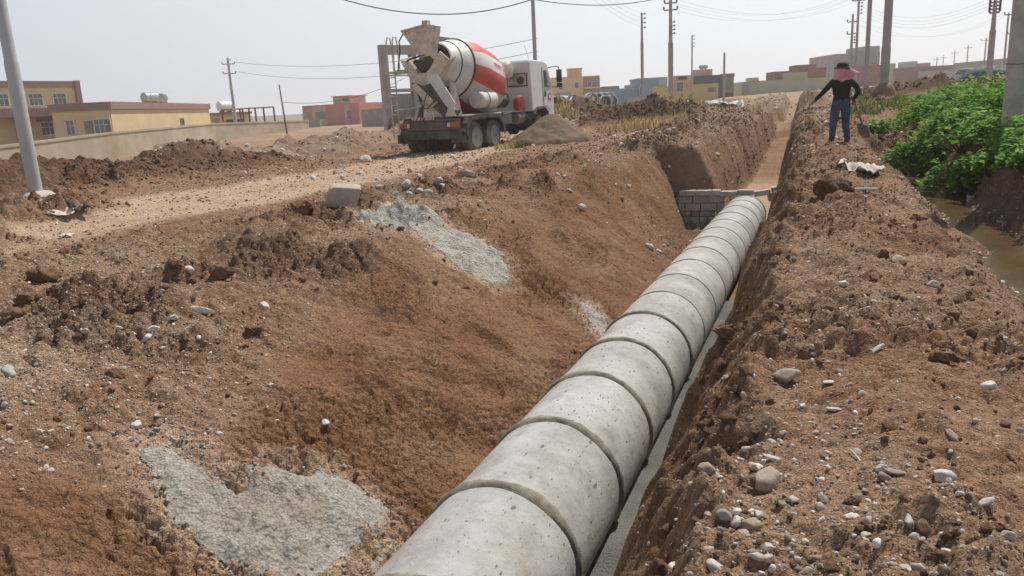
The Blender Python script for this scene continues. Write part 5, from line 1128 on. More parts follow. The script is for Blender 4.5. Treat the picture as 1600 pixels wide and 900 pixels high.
def clod_material():
    m, t, b = NT('earth_clod'); geo = node(t, 'ShaderNodeNewGeometry').outputs['Position']; tone = node(t, 'ShaderNodeAttribute', attribute_name='tone').outputs['Fac']
    nB = noise(t, geo, 7., 8, .72); nC = noise(t, geo, 45., 6, .75)
    c = ramp(t, nB, [(.28, (0.143, 0.079, 0.047)), (.5, (0.252, 0.149, 0.094)), (.74, (0.362, 0.240, 0.160))]); c = mixc(t, tone, c, (0.075, 0.044, 0.028))
    c = mixc(t, .5, c, ramp(t, nC, [(.25, (.43,) * 3), (.72, (.74,) * 3)]), 'OVERLAY')
    t.links.new(c, b.inputs['Base Color']); b.inputs['Roughness'].default_value = .95; b.inputs['Specular IOR Level'].default_value = .12
    k = bump(t, b, nB, .05); bump(t, b, nC, .02, 1., k); return m
CLOD = clod_material()

wc = np.clip(rough * (1 - .9 * road) + .10 * slope * 0 + .10, 0, 1) * (GX > -40) * (1 - .93 * slope) * (1 - floor)
wc = wc * np.where(patch > .5, 1., .35 + .65 * lump)
def put(xyz_s, sink): x, y, s = xyz_s; return np.stack([x, y, Hat(x, y) + s * sink], 1)
wc = np.clip(wc + .10 * slope * sstep(.1, .5, fbm(GX * 1.3, GY * 1.3, 131, 3)), 0, 1)
sm = scatter(21000, wc, .006, .045, 1.9, pxmin=.0036); merged('earth_crumbs', CLDL, put(sm, .15), sm[2], CLOD, 'brown earth crumbs strewn over the banks', 'soil', gmap(dark, sm[0], sm[1]) * .8 * rng.random(len(sm[0])), smooth=False)
wc = wc * (1 - .9 * slope) + .28 * slope * sstep(.12, .4, fbm(GX * .9, GY * .9, 137, 3)) + .5 * rface * sstep(-.75, -.5, GX)
bg_ = scatter(2500, wc ** 1.6 * (1 - .35 * rface) * (1 - .55 * bank * sstep(7, 4, GY)), .022, .085, 2.5, pxmin=.0055); bg_ = (bg_[0], bg_[1], np.minimum(bg_[2], .018 + .010 * bg_[1])); merged('earth_clods', CLDV, put(bg_, .10), bg_[2], CLOD, 'rough brown earth clods heaped along the banks and spoil heaps', 'soil', gmap(dark, bg_[0], bg_[1]) * .8)
wf = (lump * (dark > .2)).astype(float); lf = scatter(3000, wf, .035, .17, 2.4, xr=(-22, 14), yr=(6, 48), pxmin=.005); merged('spoil_clods', CLDV, put(lf, .05), lf[2], CLOD, 'dark clods tumbled over the far spoil heaps', 'soil', gmap(dark, lf[0], lf[1]) * .9)
# pebbles: density follows the gravelly zones
strat = np.exp(-((GX + .05 + .12 * zone) / .5) ** 2) * sstep(8, 3, GY) * (GX > -.7)
wg = np.clip(.07 + .9 * grav + .35 * bank * patch + .9 * corner + strat * .8 + .10 * shoulder, 0, 1) * (1 - .72 * slope) * (1 - floor)
wg = np.clip(wg + .9 * sstep(-4.4, -4.9, GX) * sstep(-6.9, -6.4, GX) * sstep(7., 5.5, GY) * sstep(.0, .3, zone + .2), 0, 1)
g1 = scatter(24000, wg, .004, .018, 2.0, pxmin=.0026); merged('gravel', PEBL, put(g1, .2), g1[2], GRAVEL, 'small pale pebbles and gravel scattered over the soil', 'gravel', rng.random(len(g1[0])) ** 1.3)
g2 = scatter(4200, wg ** 1.3, .009, .028, 2.0, pxmin=.004); merged('pebbles', PEBV, put(g2, .05), g2[2], GRAVEL, 'rounded pale pebbles bedded in the banks', 'gravel', rng.random(len(g2[0])))
g3 = scatter(6000, (np.clip(grav * 1.2, 0, 1) * (1 - road) + .02 * road + .12) * (GY > 14), .03, .12, 2, xr=(-30, 20), yr=(14, 75), pxmin=.0035); merged('far_rubble', PEBL, put(g3, .2), g3[2], GRAVEL, 'pale rubble and stones littering the waste ground beyond the road', 'rubble', rng.random(len(g3[0])) ** .7)
g4 = scatter(650, (road > .3) * 1. , .006, .03, 2.2, xr=(-20, -4), yr=(5, 40), pxmin=.0034); merged('road_gravel', PEBL, put(g4, .1), g4[2], GRAVEL, 'loose gravel on the dirt road', 'gravel', rng.random(len(g4[0])) ** .8)

cp_ = []
for poly, nn in zip(SPOLY, (900, 420, 120)):
    x = rng.uniform(min(p[0] for p in poly) - .4, max(p[0] for p in poly) + .4, nn * 6); y = rng.uniform(min(p[1] for p in poly) - .4, max(p[1] for p in poly) + .4, nn * 6); sd = inpoly(x, y, poly)
    k_ = rng.random(len(x)) < np.exp(-((sd + .03) / .13) ** 2); cp_.append(np.stack([x[k_][:nn], y[k_][:nn]], 1))
cp_ = np.concatenate(cp_); cs_ = .004 + .020 * rng.random(len(cp_)) ** 3
merged('concrete_crumbs', CLDL, np.stack([cp_[:, 0], cp_[:, 1], Hat(cp_[:, 0], cp_[:, 1]) + cs_ * .3], 1), cs_, CEMENT, 'crumbs of dried concrete splashed round the pale spills', 'crumbs')
# pale stones and foam of rubbish along the edge of the stream
ew = (np.abs(H + 1.84) < .05) * (GX > 1.2) * (GX < 3.0) * (GY < 22) * 1.; e_ = scatter(900, ew, .008, .045, 1.8, xr=(1.2, 3.0), yr=(6, 22), pxmin=.004); merged('stream_edge_stones', PEBL, put(e_, .25), e_[2], GRAVEL, 'wet pale stones lining the edge of the stream', 'gravel', rng.random(len(e_[0])) ** .6)
SME = []
for V, F in STONEV:
    me = bpy.data.meshes.new('stone'); me.from_pydata([tuple(p) for p in V], [], [tuple(q) for q in F]); me.polygons.foreach_set('use_smooth', np.ones(len(me.polygons), bool)); me.materials.append(STONE); SME.append(me)
def stone(x, y, s, label, group=None, k=None, sz=None, name='stone', m=None, sink=.25, cat='stone'):
    o = bpy.data.objects.new(name, SME[rng.integers(0, 14) if k is None else k]); COL.objects.link(o)
    o.location = (x, y, hz(x, y) + s * sink); o.scale = (s, s, s) if sz is None else tuple(s * q for q in sz); o.rotation_euler = (rng.normal(0, .25), rng.normal(0, .25), rng.uniform(0, 6.28))
    return tag(o, label, cat, group)
HAND = [ # px, py, width in px, label, shape
 (1200, 755, 62, 'largest tan boulder on the right bank, above the two round grey stones', (1, .85, .95)),
 (1170, 824, 42, 'rounded grey brown stone below the largest tan boulder', (1, .9, .7)),
 (1131, 808, 31, 'egg shaped grey stone between the boulder and the slurry', None), (1117, 886, 30, 'smooth pale oval stone at the very edge above the slurry', None),
 (1181, 874, 34, 'flat pale stone low on the bank, right of the smooth oval one', (1, .7, .5)), (1154, 718, 21, 'small white stone straight above the tan boulder on its slurry side', None), (1207, 718, 25, 'flat white stone straight above the tan boulder', (1, .7, .5)),
 (1474, 748, 44, 'large pale triangular stone half buried in the middle of the right bank', (1, .9, .8)), (1547, 606, 30, 'smooth white stone lying under two low clods far out on the right bank', None),
 (1420, 813, 23, 'grey egg shaped stone below the large pale triangular one', None), (1541, 789, 36, 'long flat pale stone right of the grey egg shaped one', (1, .5, .4)),
 (1226, 592, 50, 'brown lumpy rock jutting from the bank edge above the end of the slurry', (1, .8, .8)), (1296, 600, 26, 'white tilted oval stone beside the brown jutting rock', (1, .6, .5)),
 (1303, 642, 28, 'thin flat white stone below the tilted oval one', (1, .5, .35)), (1490, 686, 34, 'flat buff stone above the large triangular one', (1, .6, .4)), (1404, 411, 26, 'brown faceted stone on the bank level with the middle of the pipe', None),
 (1483, 543, 26, 'pale round stone near a low clod on the right bank', None), (1370, 548, 26, 'pale flat stone beside the worn path on the right bank', (1, .7, .5)), (1378, 735, 22, 'dark grey stone among the pale pebbles', None), (1400, 742, 40, 'long reddish flat stone next to the dark grey one', (1, .4, .3)),
 (1318, 446, 18, 'small white stone above the pebbled ridge of the bank', None), (1457, 447, 18, 'white stone on the worn soil near the ditch side', None), (1105, 735, 32, 'brown cobble on the edge of the dug bank', (1, .8, .8)),
 (296, 425, 22, 'pinkish upright oval stone on the left slope', (.8, .7, 1.2)), (301, 466, 28, 'oval white stone above the longest white one on the left slope', (1, .6, .55)), (313, 487, 34, 'longest smooth white stone on the left slope', (1, .55, .5)),
 (272, 496, 16, 'small white stone left of the longest white one', None), (414, 480, 20, 'lone grey white stone right of the white pair on the slope', None), (240, 517, 24, 'upper cream cobble of a pair on the left slope', None), (230, 531, 22, 'lower cream cobble of a pair on the left slope', None),
 (185, 512, 18, 'angular blue grey stone left of the cream pair', None), (14, 583, 34, 'grey cobble at the left picture edge', None), (215, 667, 22, 'knobbly pale stone low on the left slope above the dried concrete', None), (509, 662, 14, 'single white stone among clods above the dried concrete', None),
 (908, 327, 15, 'white stone lying alone on the upper dug face', None), (573, 252, 22, 'pale boulder standing beside the truck shadow on the road', (1, .9, .7)), (90, 392, 22, 'flat white piece of stone on the road edge', (1, .5, .25)),
 (592, 297, 16, 'grey lump nearest to the broken concrete cube', None), (613, 292, 13, 'small grey lump second from the broken concrete cube', None), (636, 291, 24, 'large grey lump in the middle of the rubble row', None), (655, 298, 17, 'grey lump right below the large middle one', None),
 (668, 304, 20, 'low grey lump at the foot of the rubble row', None), (690, 293, 18, 'rounded grey lump in the right part of the rubble row', None), (686, 284, 15, 'upper grey lump in the right part of the rubble row', None), (731, 273, 22, 'grey lump set apart at the far end of the rubble row', None), (753, 275, 14, 'smaller grey lump next to the one set apart', None),
 (640, 304, 12, 'little grey lump just above the grey tongue of concrete', None), (618, 306, 14, 'grey lump between the broken cube and the tongue of concrete', None),
]
taken = []
for px, py, wpx, lab, shp in HAND:
    p = hit(px, py); d = np.linalg.norm(p); s = wpx / 2 / FPX * float(np.dot(p, CW[:, 2])) * 1.05
    so_ = stone(p[0], p[1], s, lab, None if py > 320 or px < 560 or px > 760 else 'grey concrete rubble beside the road', sz=shp, sink=.2); so_.material_slots[0].link = 'OBJECT'; so_.material_slots[0].material = STONE_PALE if any(k_ in lab for k_ in ('white', 'pale', 'cream', 'pink')) else STONE_BROWN if any(k_ in lab for k_ in ('tan', 'brown', 'buff', 'reddish')) else STONE_GREY
    taken.append((p[0], p[1]))
s_ = scatter(2500, wg ** 1.3 + .03 * (1 - slope), .011, .036, 1.9, xr=(-9, 3), yr=(2.0, 14), pxmin=.004)
def loose(x, y, s):
    if x < -3: stone(x, y, s, 'small pale rounded stone lying loose on the rough brown slope between road and pipe', 'stones scattered on the left slope', sink=.05)
    else: stone(x, y, s, 'small pale rounded stone lying loose on the trodden bank between pipe and ditch', 'stones scattered on the right bank', sink=.05)
nst = 0
for px, py, ex, ey, n in ((230, 525, .45, .35, 26), (330, 590, .35, .30, 26), (390, 640, .25, .2, 8), (70, 690, .30, .30, 22), (30, 640, .3, .2, 10), (160, 610, .3, .3, 8), (690, 415, .35, .35, 14), (750, 350, .5, .4, 8), (1190, 690, .14, .35, 26), (1120, 850, .10, .25, 16), (1190, 840, .12, .18, 14), (1290, 610, .2, .5, 12), (1450, 470, .3, .9, 10)):
    c = hit(px, py)
    for _ in range(n):
        x = c[0] + rng.normal() * ex; y = c[1] + rng.normal() * ey
        if abs(x - AX0 - .008 * y) < .75 or (x > -1.2 and x < -.62): continue
        loose(x, y, .010 + .024 * rng.random() ** 2.2 * (1.15 if x < -3 else .9)); nst += 1
order = np.argsort(-(s_[2] / np.hypot(s_[0], s_[1])))[:250 - nst]
for i in order: loose(s_[0][i], s_[1][i], s_[2][i])
# broken concrete cube
import bmesh as _bm
V, F = lumpy((0, 0, 0), (1, 1, 1), 700, .0, 4); V = np.sign(V) * np.abs(V) ** .17; V = V / np.abs(V).max(0); V = V * (1 + .13 * fbm(V[:, 0] * 2 + V[:, 2], V[:, 1] * 2 + 3, 701, 4))[:, None] * np.array([.235, .19, .165])[None]; V[:, 0] += V[:, 2] * .25
p = hit(537, 320); o = link_mesh('concrete_cube', V, F, mat('broken_concrete', (.42, .385, .33), .9, .25, 9, (.27, .2, .14), .5, bmp=.02), smooth=True); o.location = (p[0], p[1], p[2] + .14); o.rotation_euler = (.10, .14, .55); tag(o, 'broken grey concrete cube with a pale flat top on the road edge', 'concrete block')
# big clods with a place of their own
def clod(px, py, wpx, lab, shp=(1, .9, .8), tone=.2, seed=0, sink=.3):
    p = hit(px, py); s = wpx / 2 / FPX * float(np.dot(p, CW[:, 2])); V, F = lumpy((0, 0, 0), shp, 720 + seed, .5, 4, 2.3, 16); V = V * s; V = V + .18 * s * (V / s) * fbm(V[:, 0] / s * 5, V[:, 1] / s * 5 + V[:, 2] / s * 3, 760 + seed, 3)[:, None]
    o = fast_mesh('earth_clod', V, np.array(F), CLOD, attrs={'tone': np.full(len(V), tone)}); o.location = (p[0], p[1], p[2] + s * sink); return tag(o, lab, 'clod', 'big earth clods')
clod(1302, 302, 66, 'large dark brown clod of earth on the bank in front of the man', (1, .8, .75), .55, 1, .25)
clod(1332, 786, 24, 'small brown clod near the tan boulder, toward the middle of the bank', seed=2); clod(1470, 565, 46, 'low dark clod right of the worn patch on the bank', (1, .8, .5), .2, 3)
clod(1475, 880, 56, 'brown clod at the lower edge of the bank below the grey egg stone', (1, .8, .6), .1, 4); clod(18, 500, 44, 'flat topped clod at the left edge of the slope', (1, .8, .55), .0, 5); clod(70, 440, 56, 'dark clod near the road edge on the left slope', (1, .8, .7), .3, 6); clod(40, 475, 40, 'dark clod between its neighbours at the left edge of the slope', (1, .8, .7), .25, 7)
clod(345, 435, 40, 'reddish clod right of the pinkish upright stone', (1, .8, .7), .1, 8); clod(395, 520, 30, 'small reddish clod below the lone grey white stone', (1, .9, .7), .15, 9); clod(1130, 525, 40, 'red brown lump at the pipe just past the slurry', (1, .8, .8), .15, 10); clod(178, 590, 30, 'red clod beside the cream pair of cobbles', (1, .8, .7), .1, 11); clod(470, 330, 40, 'reddish clod just left of the broken concrete cube', (1, .8, .6), .1, 12)

# ---------------------------------------------------------------- litter
CLOTH = mat('white_rag', (.60, .55, .48), .9, .12, 5, (.35, .27, .2), .4)
def sheetlet(name, px, py, w_, l_, lab, m, seed, cat='litter', hgt=.05, rz=None):
    p = hit(px, py); n = 16; X_, Y_ = np.meshgrid(np.linspace(-.5, .5, n), np.linspace(-.5, .5, n)); a = rng.uniform(0, 3.1) if rz is None else rz
    sh = 1 + .35 * fbm(X_ * 2 + seed, Y_ * 2, seed, 2); xx = X_ * w_ * sh; yy = Y_ * l_ * sh; gx_ = p[0] + xx * math.cos(a) - yy * math.sin(a); gy_ = p[1] + xx * math.sin(a) + yy * math.cos(a)
    zz = Hat(gx_.ravel(), gy_.ravel()).reshape(n, n) * .4 + p[2] * .6 + .02 + hgt * (.5 + fbm(X_ * 4 + seed, Y_ * 4, seed + 1, 3)) 
    idx = np.arange(n * n).reshape(n, n); F_ = np.stack([idx[:-1, :-1], idx[:-1, 1:], idx[1:, 1:], idx[1:, :-1]], -1).reshape(-1, 4)
    o = fast_mesh(name, np.stack([gx_, gy_, zz], -1).reshape(-1, 3), F_, m); sd = o.modifiers.new('t', 'SOLIDIFY'); sd.thickness = .006; return tag(o, lab, cat)
sheetlet('white_rag', 1346, 268, .45, .8, 'crumpled off white rag lying beyond the large dark clod', CLOTH, 801, 'rag', .12, .5)
sheetlet('grey_sheet', 1132, 170, 2.6, 2.0, 'heap of torn grey plastic sheeting on the far left bank of the trench', mat('grey_plastic', (.33, .32, .30), .5, .3, 3, (.2, .15, .11), .4), 803, 'plastic sheet', .55)
sheetlet('white_paper', 104, 371, .22, .14, 'white scrap of paper on the gravel road edge', CLOTH, 805, hgt=.03); sheetlet('black_bag', 124, 330, .3, .22, 'small black plastic bag at the foot of the earth mound', BLACK, 807, 'bag', .12); sheetlet('white_scrap', 97, 336, .35, .22, 'dirty white scrap beside the black bag', CLOTH, 809, hgt=.05)
for px, py, w_, lab in ((1340, 150, .7, 'white crumpled bag right behind the man'), (1298, 152, .5, 'pale crumpled bag in the heap left of the man'), (1205, 148, .8, 'white plastic scraps on the far heap near the pale green compound')): sheetlet('plastic_bag', px, py, w_, w_ * .6, lab, CLOTH, 811 + px, 'bag', .2)
def rod(px, py, L, r, rz, m, lab, name, cat):
    p = hit(px, py); o = MB().tube([(-L / 2 * math.cos(rz), -L / 2 * math.sin(rz), 0), (0, 0, .004), (L / 2 * math.cos(rz), L / 2 * math.sin(rz), 0)], r, 10).build(name, m, auto=True); o.location = (p[0], p[1], p[2] + r + .01); tag(o, lab, cat)
rod(1353, 299, .27, .018, -.1, CLOTH, 'short white plastic rod beside the large dark clod', 'plastic_rod', 'rod')
rod(1406, 208, .42, .06, 1.7, CLOTH, 'end of a white plastic pipe poking out beside the green plants', 'plastic_pipe', 'pipe')
rod(1515, 345, .32, .02, .2, mat('blue_plastic', (.25, .33, .42), .4, .1, 3), 'pale blue plastic stick lying in the ditch mud', 'plastic_stick', 'stick')
rod(1336, 716, .11, .0035, 1.9, mat('straw', (.55, .46, .27), .8, .1, 4), 'single straw on the bank between the boulder and the triangular stone', 'straw', 'straw')

# ---------------------------------------------------------------- plants
def leaf_material(name, c1, c2, c3):
    m, t, b = NT(name); r = node(t, 'ShaderNodeAttribute', attribute_name='tone').outputs['Fac']
    c = ramp(t, r, [(0, c1), (.5, c2), (1, c3)]); t.links.new(c, b.inputs['Base Color']); b.inputs['Roughness'].default_value = .65; b.inputs['Specular IOR Level'].default_value = .2
    tr_ = node(t, 'ShaderNodeBsdfTranslucent'); t.links.new(c, tr_.inputs[0]); ms = node(t, 'ShaderNodeMixShader'); ms.inputs[0].default_value = .35
    t.links.new(b.outputs[0], ms.inputs[1]); t.links.new(tr_.outputs[0], ms.inputs[2]); t.links.new(ms.outputs[0], t.nodes['Material Output'].inputs[0]); return m
LEAF = leaf_material('mallow_leaf', (.045, .13, .02), (.135, .30, .04), (.31, .46, .08))
DRY = leaf_material('dry_grass', (.26, .18, .08), (.40, .30, .14), (.52, .42, .23)); HERB = leaf_material('herb', (.08, .12, .03), (.15, .20, .05), (.28, .28, .10))
def leafshape():
    n = 9; v = [(0, 0, 0)]
    for k in range(n):
        a = -2.5 + 5.0 * k / (n - 1); r = .5 * (1 + .18 * (k % 2)); v.append((math.sin(a) * r, math.cos(a) * r + .1, -.12 * abs(math.sin(a)) + .06 * (k % 2)))
    return np.array(v), [(0, k, k + 1) for k in range(1, n)]
LV = [leafshape()]
def upright(n, tilt):
    """leaf planes facing mostly up with spread"""
    R_ = zrot(n, tilt); a = rng.uniform(0, 6.28, n); c, s = np.cos(a), np.sin(a); Q_ = np.zeros((n, 3, 3)); Q_[:, 0, 0] = c; Q_[:, 0, 1] = -s; Q_[:, 1, 0] = s; Q_[:, 1, 1] = c; Q_[:, 2, 2] = 1; return Q_ @ R_
def bush(x, y, r, h, n, lab, m=LEAF, leaf=.085, name='leafy_plant', zb=None):
    zb = hz(x, y) if zb is None else zb
    a = rng.uniform(0, 2 * np.pi, n); q = rng.random(n) ** .5; el = rng.random(n)
    lob = 1 + .3 * np.sin(a * 3 + x * 5) + .15 * np.sin(a * 7 + y)
    lob = lob * (1 + .3 * rng.normal(0, .5, n) * (rng.random(n) < .25)); px_ = np.cos(a) * q * r * lob; py_ = np.sin(a) * q * r * lob; top = h * np.sqrt(np.clip(1 - (q * .93) ** 2, 0, 1)) * (1 + .25 * fbm(px_ * 5 + x, py_ * 5 + y, 830, 2)); zz = top * (1 - .55 * el ** 2.0)
    zz = zz * (1 + .35 * (rng.random(n) < .06)); pos = np.stack([x + px_, y + py_, zb + zz], 1); sz = leaf * rng.uniform(.35, 1.35, n)
    tn = np.clip(rng.normal(.5, .22, n), 0, 1)
    R_ = upright(n, .55); Vs, Fs = LV[0]
    dead = rng.random(n) < .04; tn[dead] = 1.; W = np.einsum('nij,vj->nvi', R_, Vs) * sz[:, None, None] + pos[:, None]; Fa = np.array(Fs)[None] + (np.arange(n) * len(Vs))[:, None, None]
    root = empty(name, (x, y, zb)); tag(root, lab, 'plant', 'green leafy plants along the ditch')
    fast_mesh('leaves', W.reshape(-1, 3) - np.array([x, y, zb]), Fa.reshape(-1, 3), m, smooth=False, parent=root, attrs={'tone': np.repeat(tn, len(Vs))})
    st_ = MB()
    for i in range(0, min(n, 240), 8): st_.tube([(px_[i] * .25, py_[i] * .25, -.05), (px_[i] * .7, py_[i] * .7, zz[i] * .6), (px_[i], py_[i], zz[i])], [.007, .005, .003], 4)
    st_.build('stems', HERB, root)
    return root
for x, y, r, h, n, lab in [
  (2.72, 12.3, .42, .42, 1100, 'small low plant hanging over the water below the big pole'), (2.85, 9.4, .45, .45, 1000, 'small green plant over the nearest visible water'), (2.62, 14.3, .4, .35, 900, 'small bright plant between the low plant and the open water bend'),
  (3.0, 15.8, .8, .6, 2600, 'green leafy mass between the plant past the open water and the middle planting'), (3.7, 17.4, .9, .75, 2600, 'green leafy mass left of and behind the big pole'), (3.5, 12.6, .6, .5, 1600, 'leafy green plant at the foot of the big pole'), (3.6, 25.5, 1.0, .6, 1500, 'green leafy plant below the end of the black hose'),
  (2.15, 19.2, .75, .75, 3000, 'dense green leafy plant leaning over the far bend of the stream'), (2.65, 17.3, .85, .72, 2600, 'broad bright green leafy plant nearest the stream bend'),
  (2.75, 21.2, .9, .75, 2200, 'green leafy plant behind the one at the stream bend'), (3.35, 19.4, .95, .85, 2600, 'tall mass of green leaves in the middle of the ditch planting'), (3.9, 23.0, 1.1, .85, 2200, 'green leafy plant farthest back below the black pipe end'),
  (3.10, 14.0, .62, .62, 1700, 'yellowish green plant on the ditch bank before the big pole'), (3.15, 12.0, .62, .62, 1800, 'green plant hanging over the water near the right picture edge'), (4.4, 20.5, .9, .8, 1900, 'green leafy plant touching the left side of the big pole'), (4.6, 14.0, .7, .6, 1500, 'green leafy plant right of the big pole'),
  (2.35, 15.4, .55, .62, 1500, 'green leafy plant low on the far bank just past the open water'), (2.85, 10.6, .5, .5, 1300, 'green plant low over the dark water at the right picture edge'), (2.75, 13.0, .45, .5, 1200, 'drooping yellow green plant in front of the big pole'),
  (2.5, 24.0, .55, .45, 800, 'small green plant at the foot of the footed pole'), (1.55, 23.5, .45, .5, 700, 'small weedy green plant just right of the man')]:
    bush(x, y, r, h, n, lab, leaf=.085 if y > 15 else .07)
def tufts(name, spots, lab, m, n=160, hgt=.4, cat='grass', wdt=.012, kind='stuff'):
    V = []; F = []; T_ = []; b0 = 0
    for (x, y, r, h) in spots:
        k = int(n * max(.3, r)); a = rng.uniform(0, 6.28, k); q = rng.random(k) ** .6 * r; bx = x + np.cos(a) * q; by = y + np.sin(a) * q; bz = Hat(bx, by) - .02; hh = h * rng.uniform(.45, 1.1, k); ln = rng.normal(0, .35, (k, 2)) * hh[:, None]; d = np.hypot(x, y); wd_ = max(wdt, d * .0007)
        p0_ = np.stack([bx - wd_, by, bz], 1); p1_ = np.stack([bx + wd_, by, bz], 1); pm = np.stack([bx + ln[:, 0] * .35, by + ln[:, 1] * .35, bz + hh * .6], 1); p2_ = np.stack([bx + ln[:, 0], by + ln[:, 1], bz + hh], 1)
        V.append(np.stack([p0_, p1_, pm + [wd_ * .7, 0, 0], pm - [wd_ * .7, 0, 0], p2_], 1).reshape(-1, 3)); i = np.arange(k)[:, None] * 5 + b0
        F.append(np.concatenate([i + [0, 1, 2], i + [0, 2, 3], i + [3, 2, 4]], 0)); T_.append(np.repeat(rng.random(k), 5)); b0 += k * 5
    o = fast_mesh(name, np.concatenate(V), np.concatenate(F), m, smooth=False, attrs={'tone': np.concatenate(T_)}); return tag(o, lab, cat, kind=kind)
sp = [(rng.uniform(3.1, 6.5), rng.uniform(10.5, 26), .5, .34) for _ in range(46)]; tufts('dry_grass', sp, 'dry yellow grass between the green plants beyond the ditch', DRY, 240)
sp = [(x, y, r, h) for x, y, r, h in [(-19.5, 34, 1.0, .8), (-18.4, 35, .8, .7), (-21, 33, .7, .5), (-15.5, 36, .9, .6), (-14.6, 37, .8, .5), (-17.3, 37, .5, .4), (-7.2, 35.5, 1.2, .6), (-8.2, 33.5, .8, .5), (-6.3, 37, .8, .5), (-5, 45, 1.2, .6), (-4.2, 47, 1.2, .6), (-9.6, 24, .4, .3), (-9.5, 29.5, .5, .4)]] + [(rng.choice([rng.uniform(-14, -5), rng.uniform(3, 14)]), rng.uniform(44, 110), 1.2, .45) for _ in range(60)] + [(rng.uniform(-40, -12), rng.uniform(34, 90), 1.2, .5) for _ in range(60)]
tufts('straw_grass', sp, 'pale straw coloured grass tufts on the waste ground', DRY, 150)
sp = [(rng.uniform(2, 14), rng.uniform(44, 100), 1.3, .45) for _ in range(60)] + [(rng.uniform(1.2, 3.0), rng.uniform(24, 32), .5, .3) for _ in range(14)] + [(-15.8, 10.6, .15, .16), (-21.5, 38, .6, .4), (-9.0, 23.6, .2, .3)]
tufts('weeds', sp, 'low grey green weeds on the far bank', HERB, 170)
p = hit(1219, 790); r_ = bush(p[0], p[1], .022, .03, 16, 'tiny green sprig beside the tan boulder', leaf=.014, name='green_sprig'); del r_['group']

# ---------------------------------------------------------------- man with a shovel
PSN = at_z(1311, 225, -1.14); px0, py0 = PSN[0], PSN[1]; pz0 = min(hz(px0, py0), -1.13)
def skin_mesh(J, E, root=0):
    me = bpy.data.meshes.new('sk'); me.from_pydata([tuple(j[:3]) for j in J], E, []); o = bpy.data.objects.new('sk', me); COL.objects.link(o)
    sm_ = o.modifiers.new('s', 'SKIN'); 
    for i, j in enumerate(J): me.skin_vertices[0].data[i].radius = (j[3], j[4] if len(j) > 4 else j[3]); me.skin_vertices[0].data[i].use_root = (i == root)
    sm_.use_smooth_shade = True; sb = o.modifiers.new('u', 'SUBSURF'); sb.levels = sb.render_levels = 2
    bpy.context.view_layer.update(); out = bpy.data.meshes.new_from_object(o.evaluated_get(bpy.context.evaluated_depsgraph_get())); bpy.data.objects.remove(o); return out
J = [(0, 0, .95, .165, .12), (0, 0, 1.08, .155, .11), (0, .01, 1.24, .19, .13), (0, .01, 1.36, .19, .13), (0, .0, 1.46, .08, .075), (0, .02, 1.54, .058), (0, .03, 1.61, .085, .095), (0, .035, 1.69, .085, .095),
     (-.18, .0, 1.40, .075), (-.33, .04, 1.19, .058), (-.50, .08, .99, .038), (.18, 0, 1.40, .075), (.31, -.06, 1.20, .058), (.25, .04, 1.01, .034),
     (-.095, 0, .86, .108), (-.12, .03, .50, .078), (-.15, -.02, .12, .060), (-.155, .14, .045, .042), (.095, 0, .86, .108), (.11, .03, .50, .078), (.14, -.06, .10, .060), (.155, .10, .04, .042)]
Ed = [(0, 1), (1, 2), (2, 3), (3, 4), (4, 5), (5, 6), (6, 7), (3, 8), (8, 9), (9, 10), (3, 11), (11, 12), (12, 13), (0, 14), (14, 15), (15, 16), (16, 17), (0, 18), (18, 19), (19, 20), (20, 21)]
def addhand(w, dirv, spread, grip):
    d = Vector(dirv).normalized(); s_ = Vector(spread).normalized(); g = Vector(grip); W = Vector(J[w][:3]); b = len(J); pm = W + d * .07; J.append((*pm, .034, .020)); Ed.append((w, b))
    for k, L in enumerate((.075, .085, .08, .062)):
        r0 = pm + d * .02 + s_ * (k - 1.5) * .019; i = len(J); a = r0 + d * L * .5; c = a + (d * .3 + g * .8) * L * .6; J.extend([(*r0, .0105), (*a, .0095), (*c, .008)]); Ed.extend([(b, i), (i, i + 1), (i + 1, i + 2)])
    r0 = W + d * .03 - s_ * .035; i = len(J); J.extend([(*r0, .012), (*(r0 + d * .03 - s_ * .012 + g * .02), .010), (*(r0 + d * .055 + g * .03), .008)]); Ed.extend([(w, i), (i, i + 1), (i + 1, i + 2)])
addhand(10, (-.6, .15, -.75), (0, 1, 0), (.5, 0, -.4)); addhand(13, (.1, .4, -.9), (-.3, .9, .3), (.4, -.8, -.1))
me = skin_mesh(J, Ed)
SHIRT = mat('black_knit', (.018, .017, .019), .9, .2, 8); JEAN = mat('blue_jeans', (.035, .055, .105), .85, .25, 7, (.12, .15, .21), .6); SKINM = mat('skin', (.27, .15, .10), .6, .1, 5); SHOE = mat('dusty_shoe', (.10, .07, .05), .8, .2, 5, DUST, .5)
for mm in (SHIRT, JEAN, SKINM, SHOE): me.materials.append(mm)
for pl_ in me.polygons:
    c = pl_.center
    wrist = (c.x < -.49) or (abs(c.x - .25) < .14 and c.z < 1.0 and c.x > .19 and c.z > .8)
    pl_.material_index = 3 if c.z < .09 else 2 if (wrist or c.z > 1.50) else 1 if c.z < .99 else 0
co_ = np.empty(len(me.vertices) * 3, np.float32); me.vertices.foreach_get('co', co_); co_ = co_.reshape(-1, 3); nn_ = fbm(co_[:, 0] * 6 + co_[:, 1] * 4, co_[:, 2] * 15, 850, 3); ctr = np.stack([co_[:, 0] * .0, co_[:, 1], co_[:, 2]], 1)
msk = ((co_[:, 2] > .1) & (co_[:, 2] < 1.46) & (np.abs(co_[:, 0]) < .45)); co_[:, 1] += .022 * nn_ * msk * np.sign(co_[:, 1] + 1e-3); me.vertices.foreach_set('co', co_.ravel())
me.polygons.foreach_set('use_smooth', np.ones(len(me.polygons), bool))
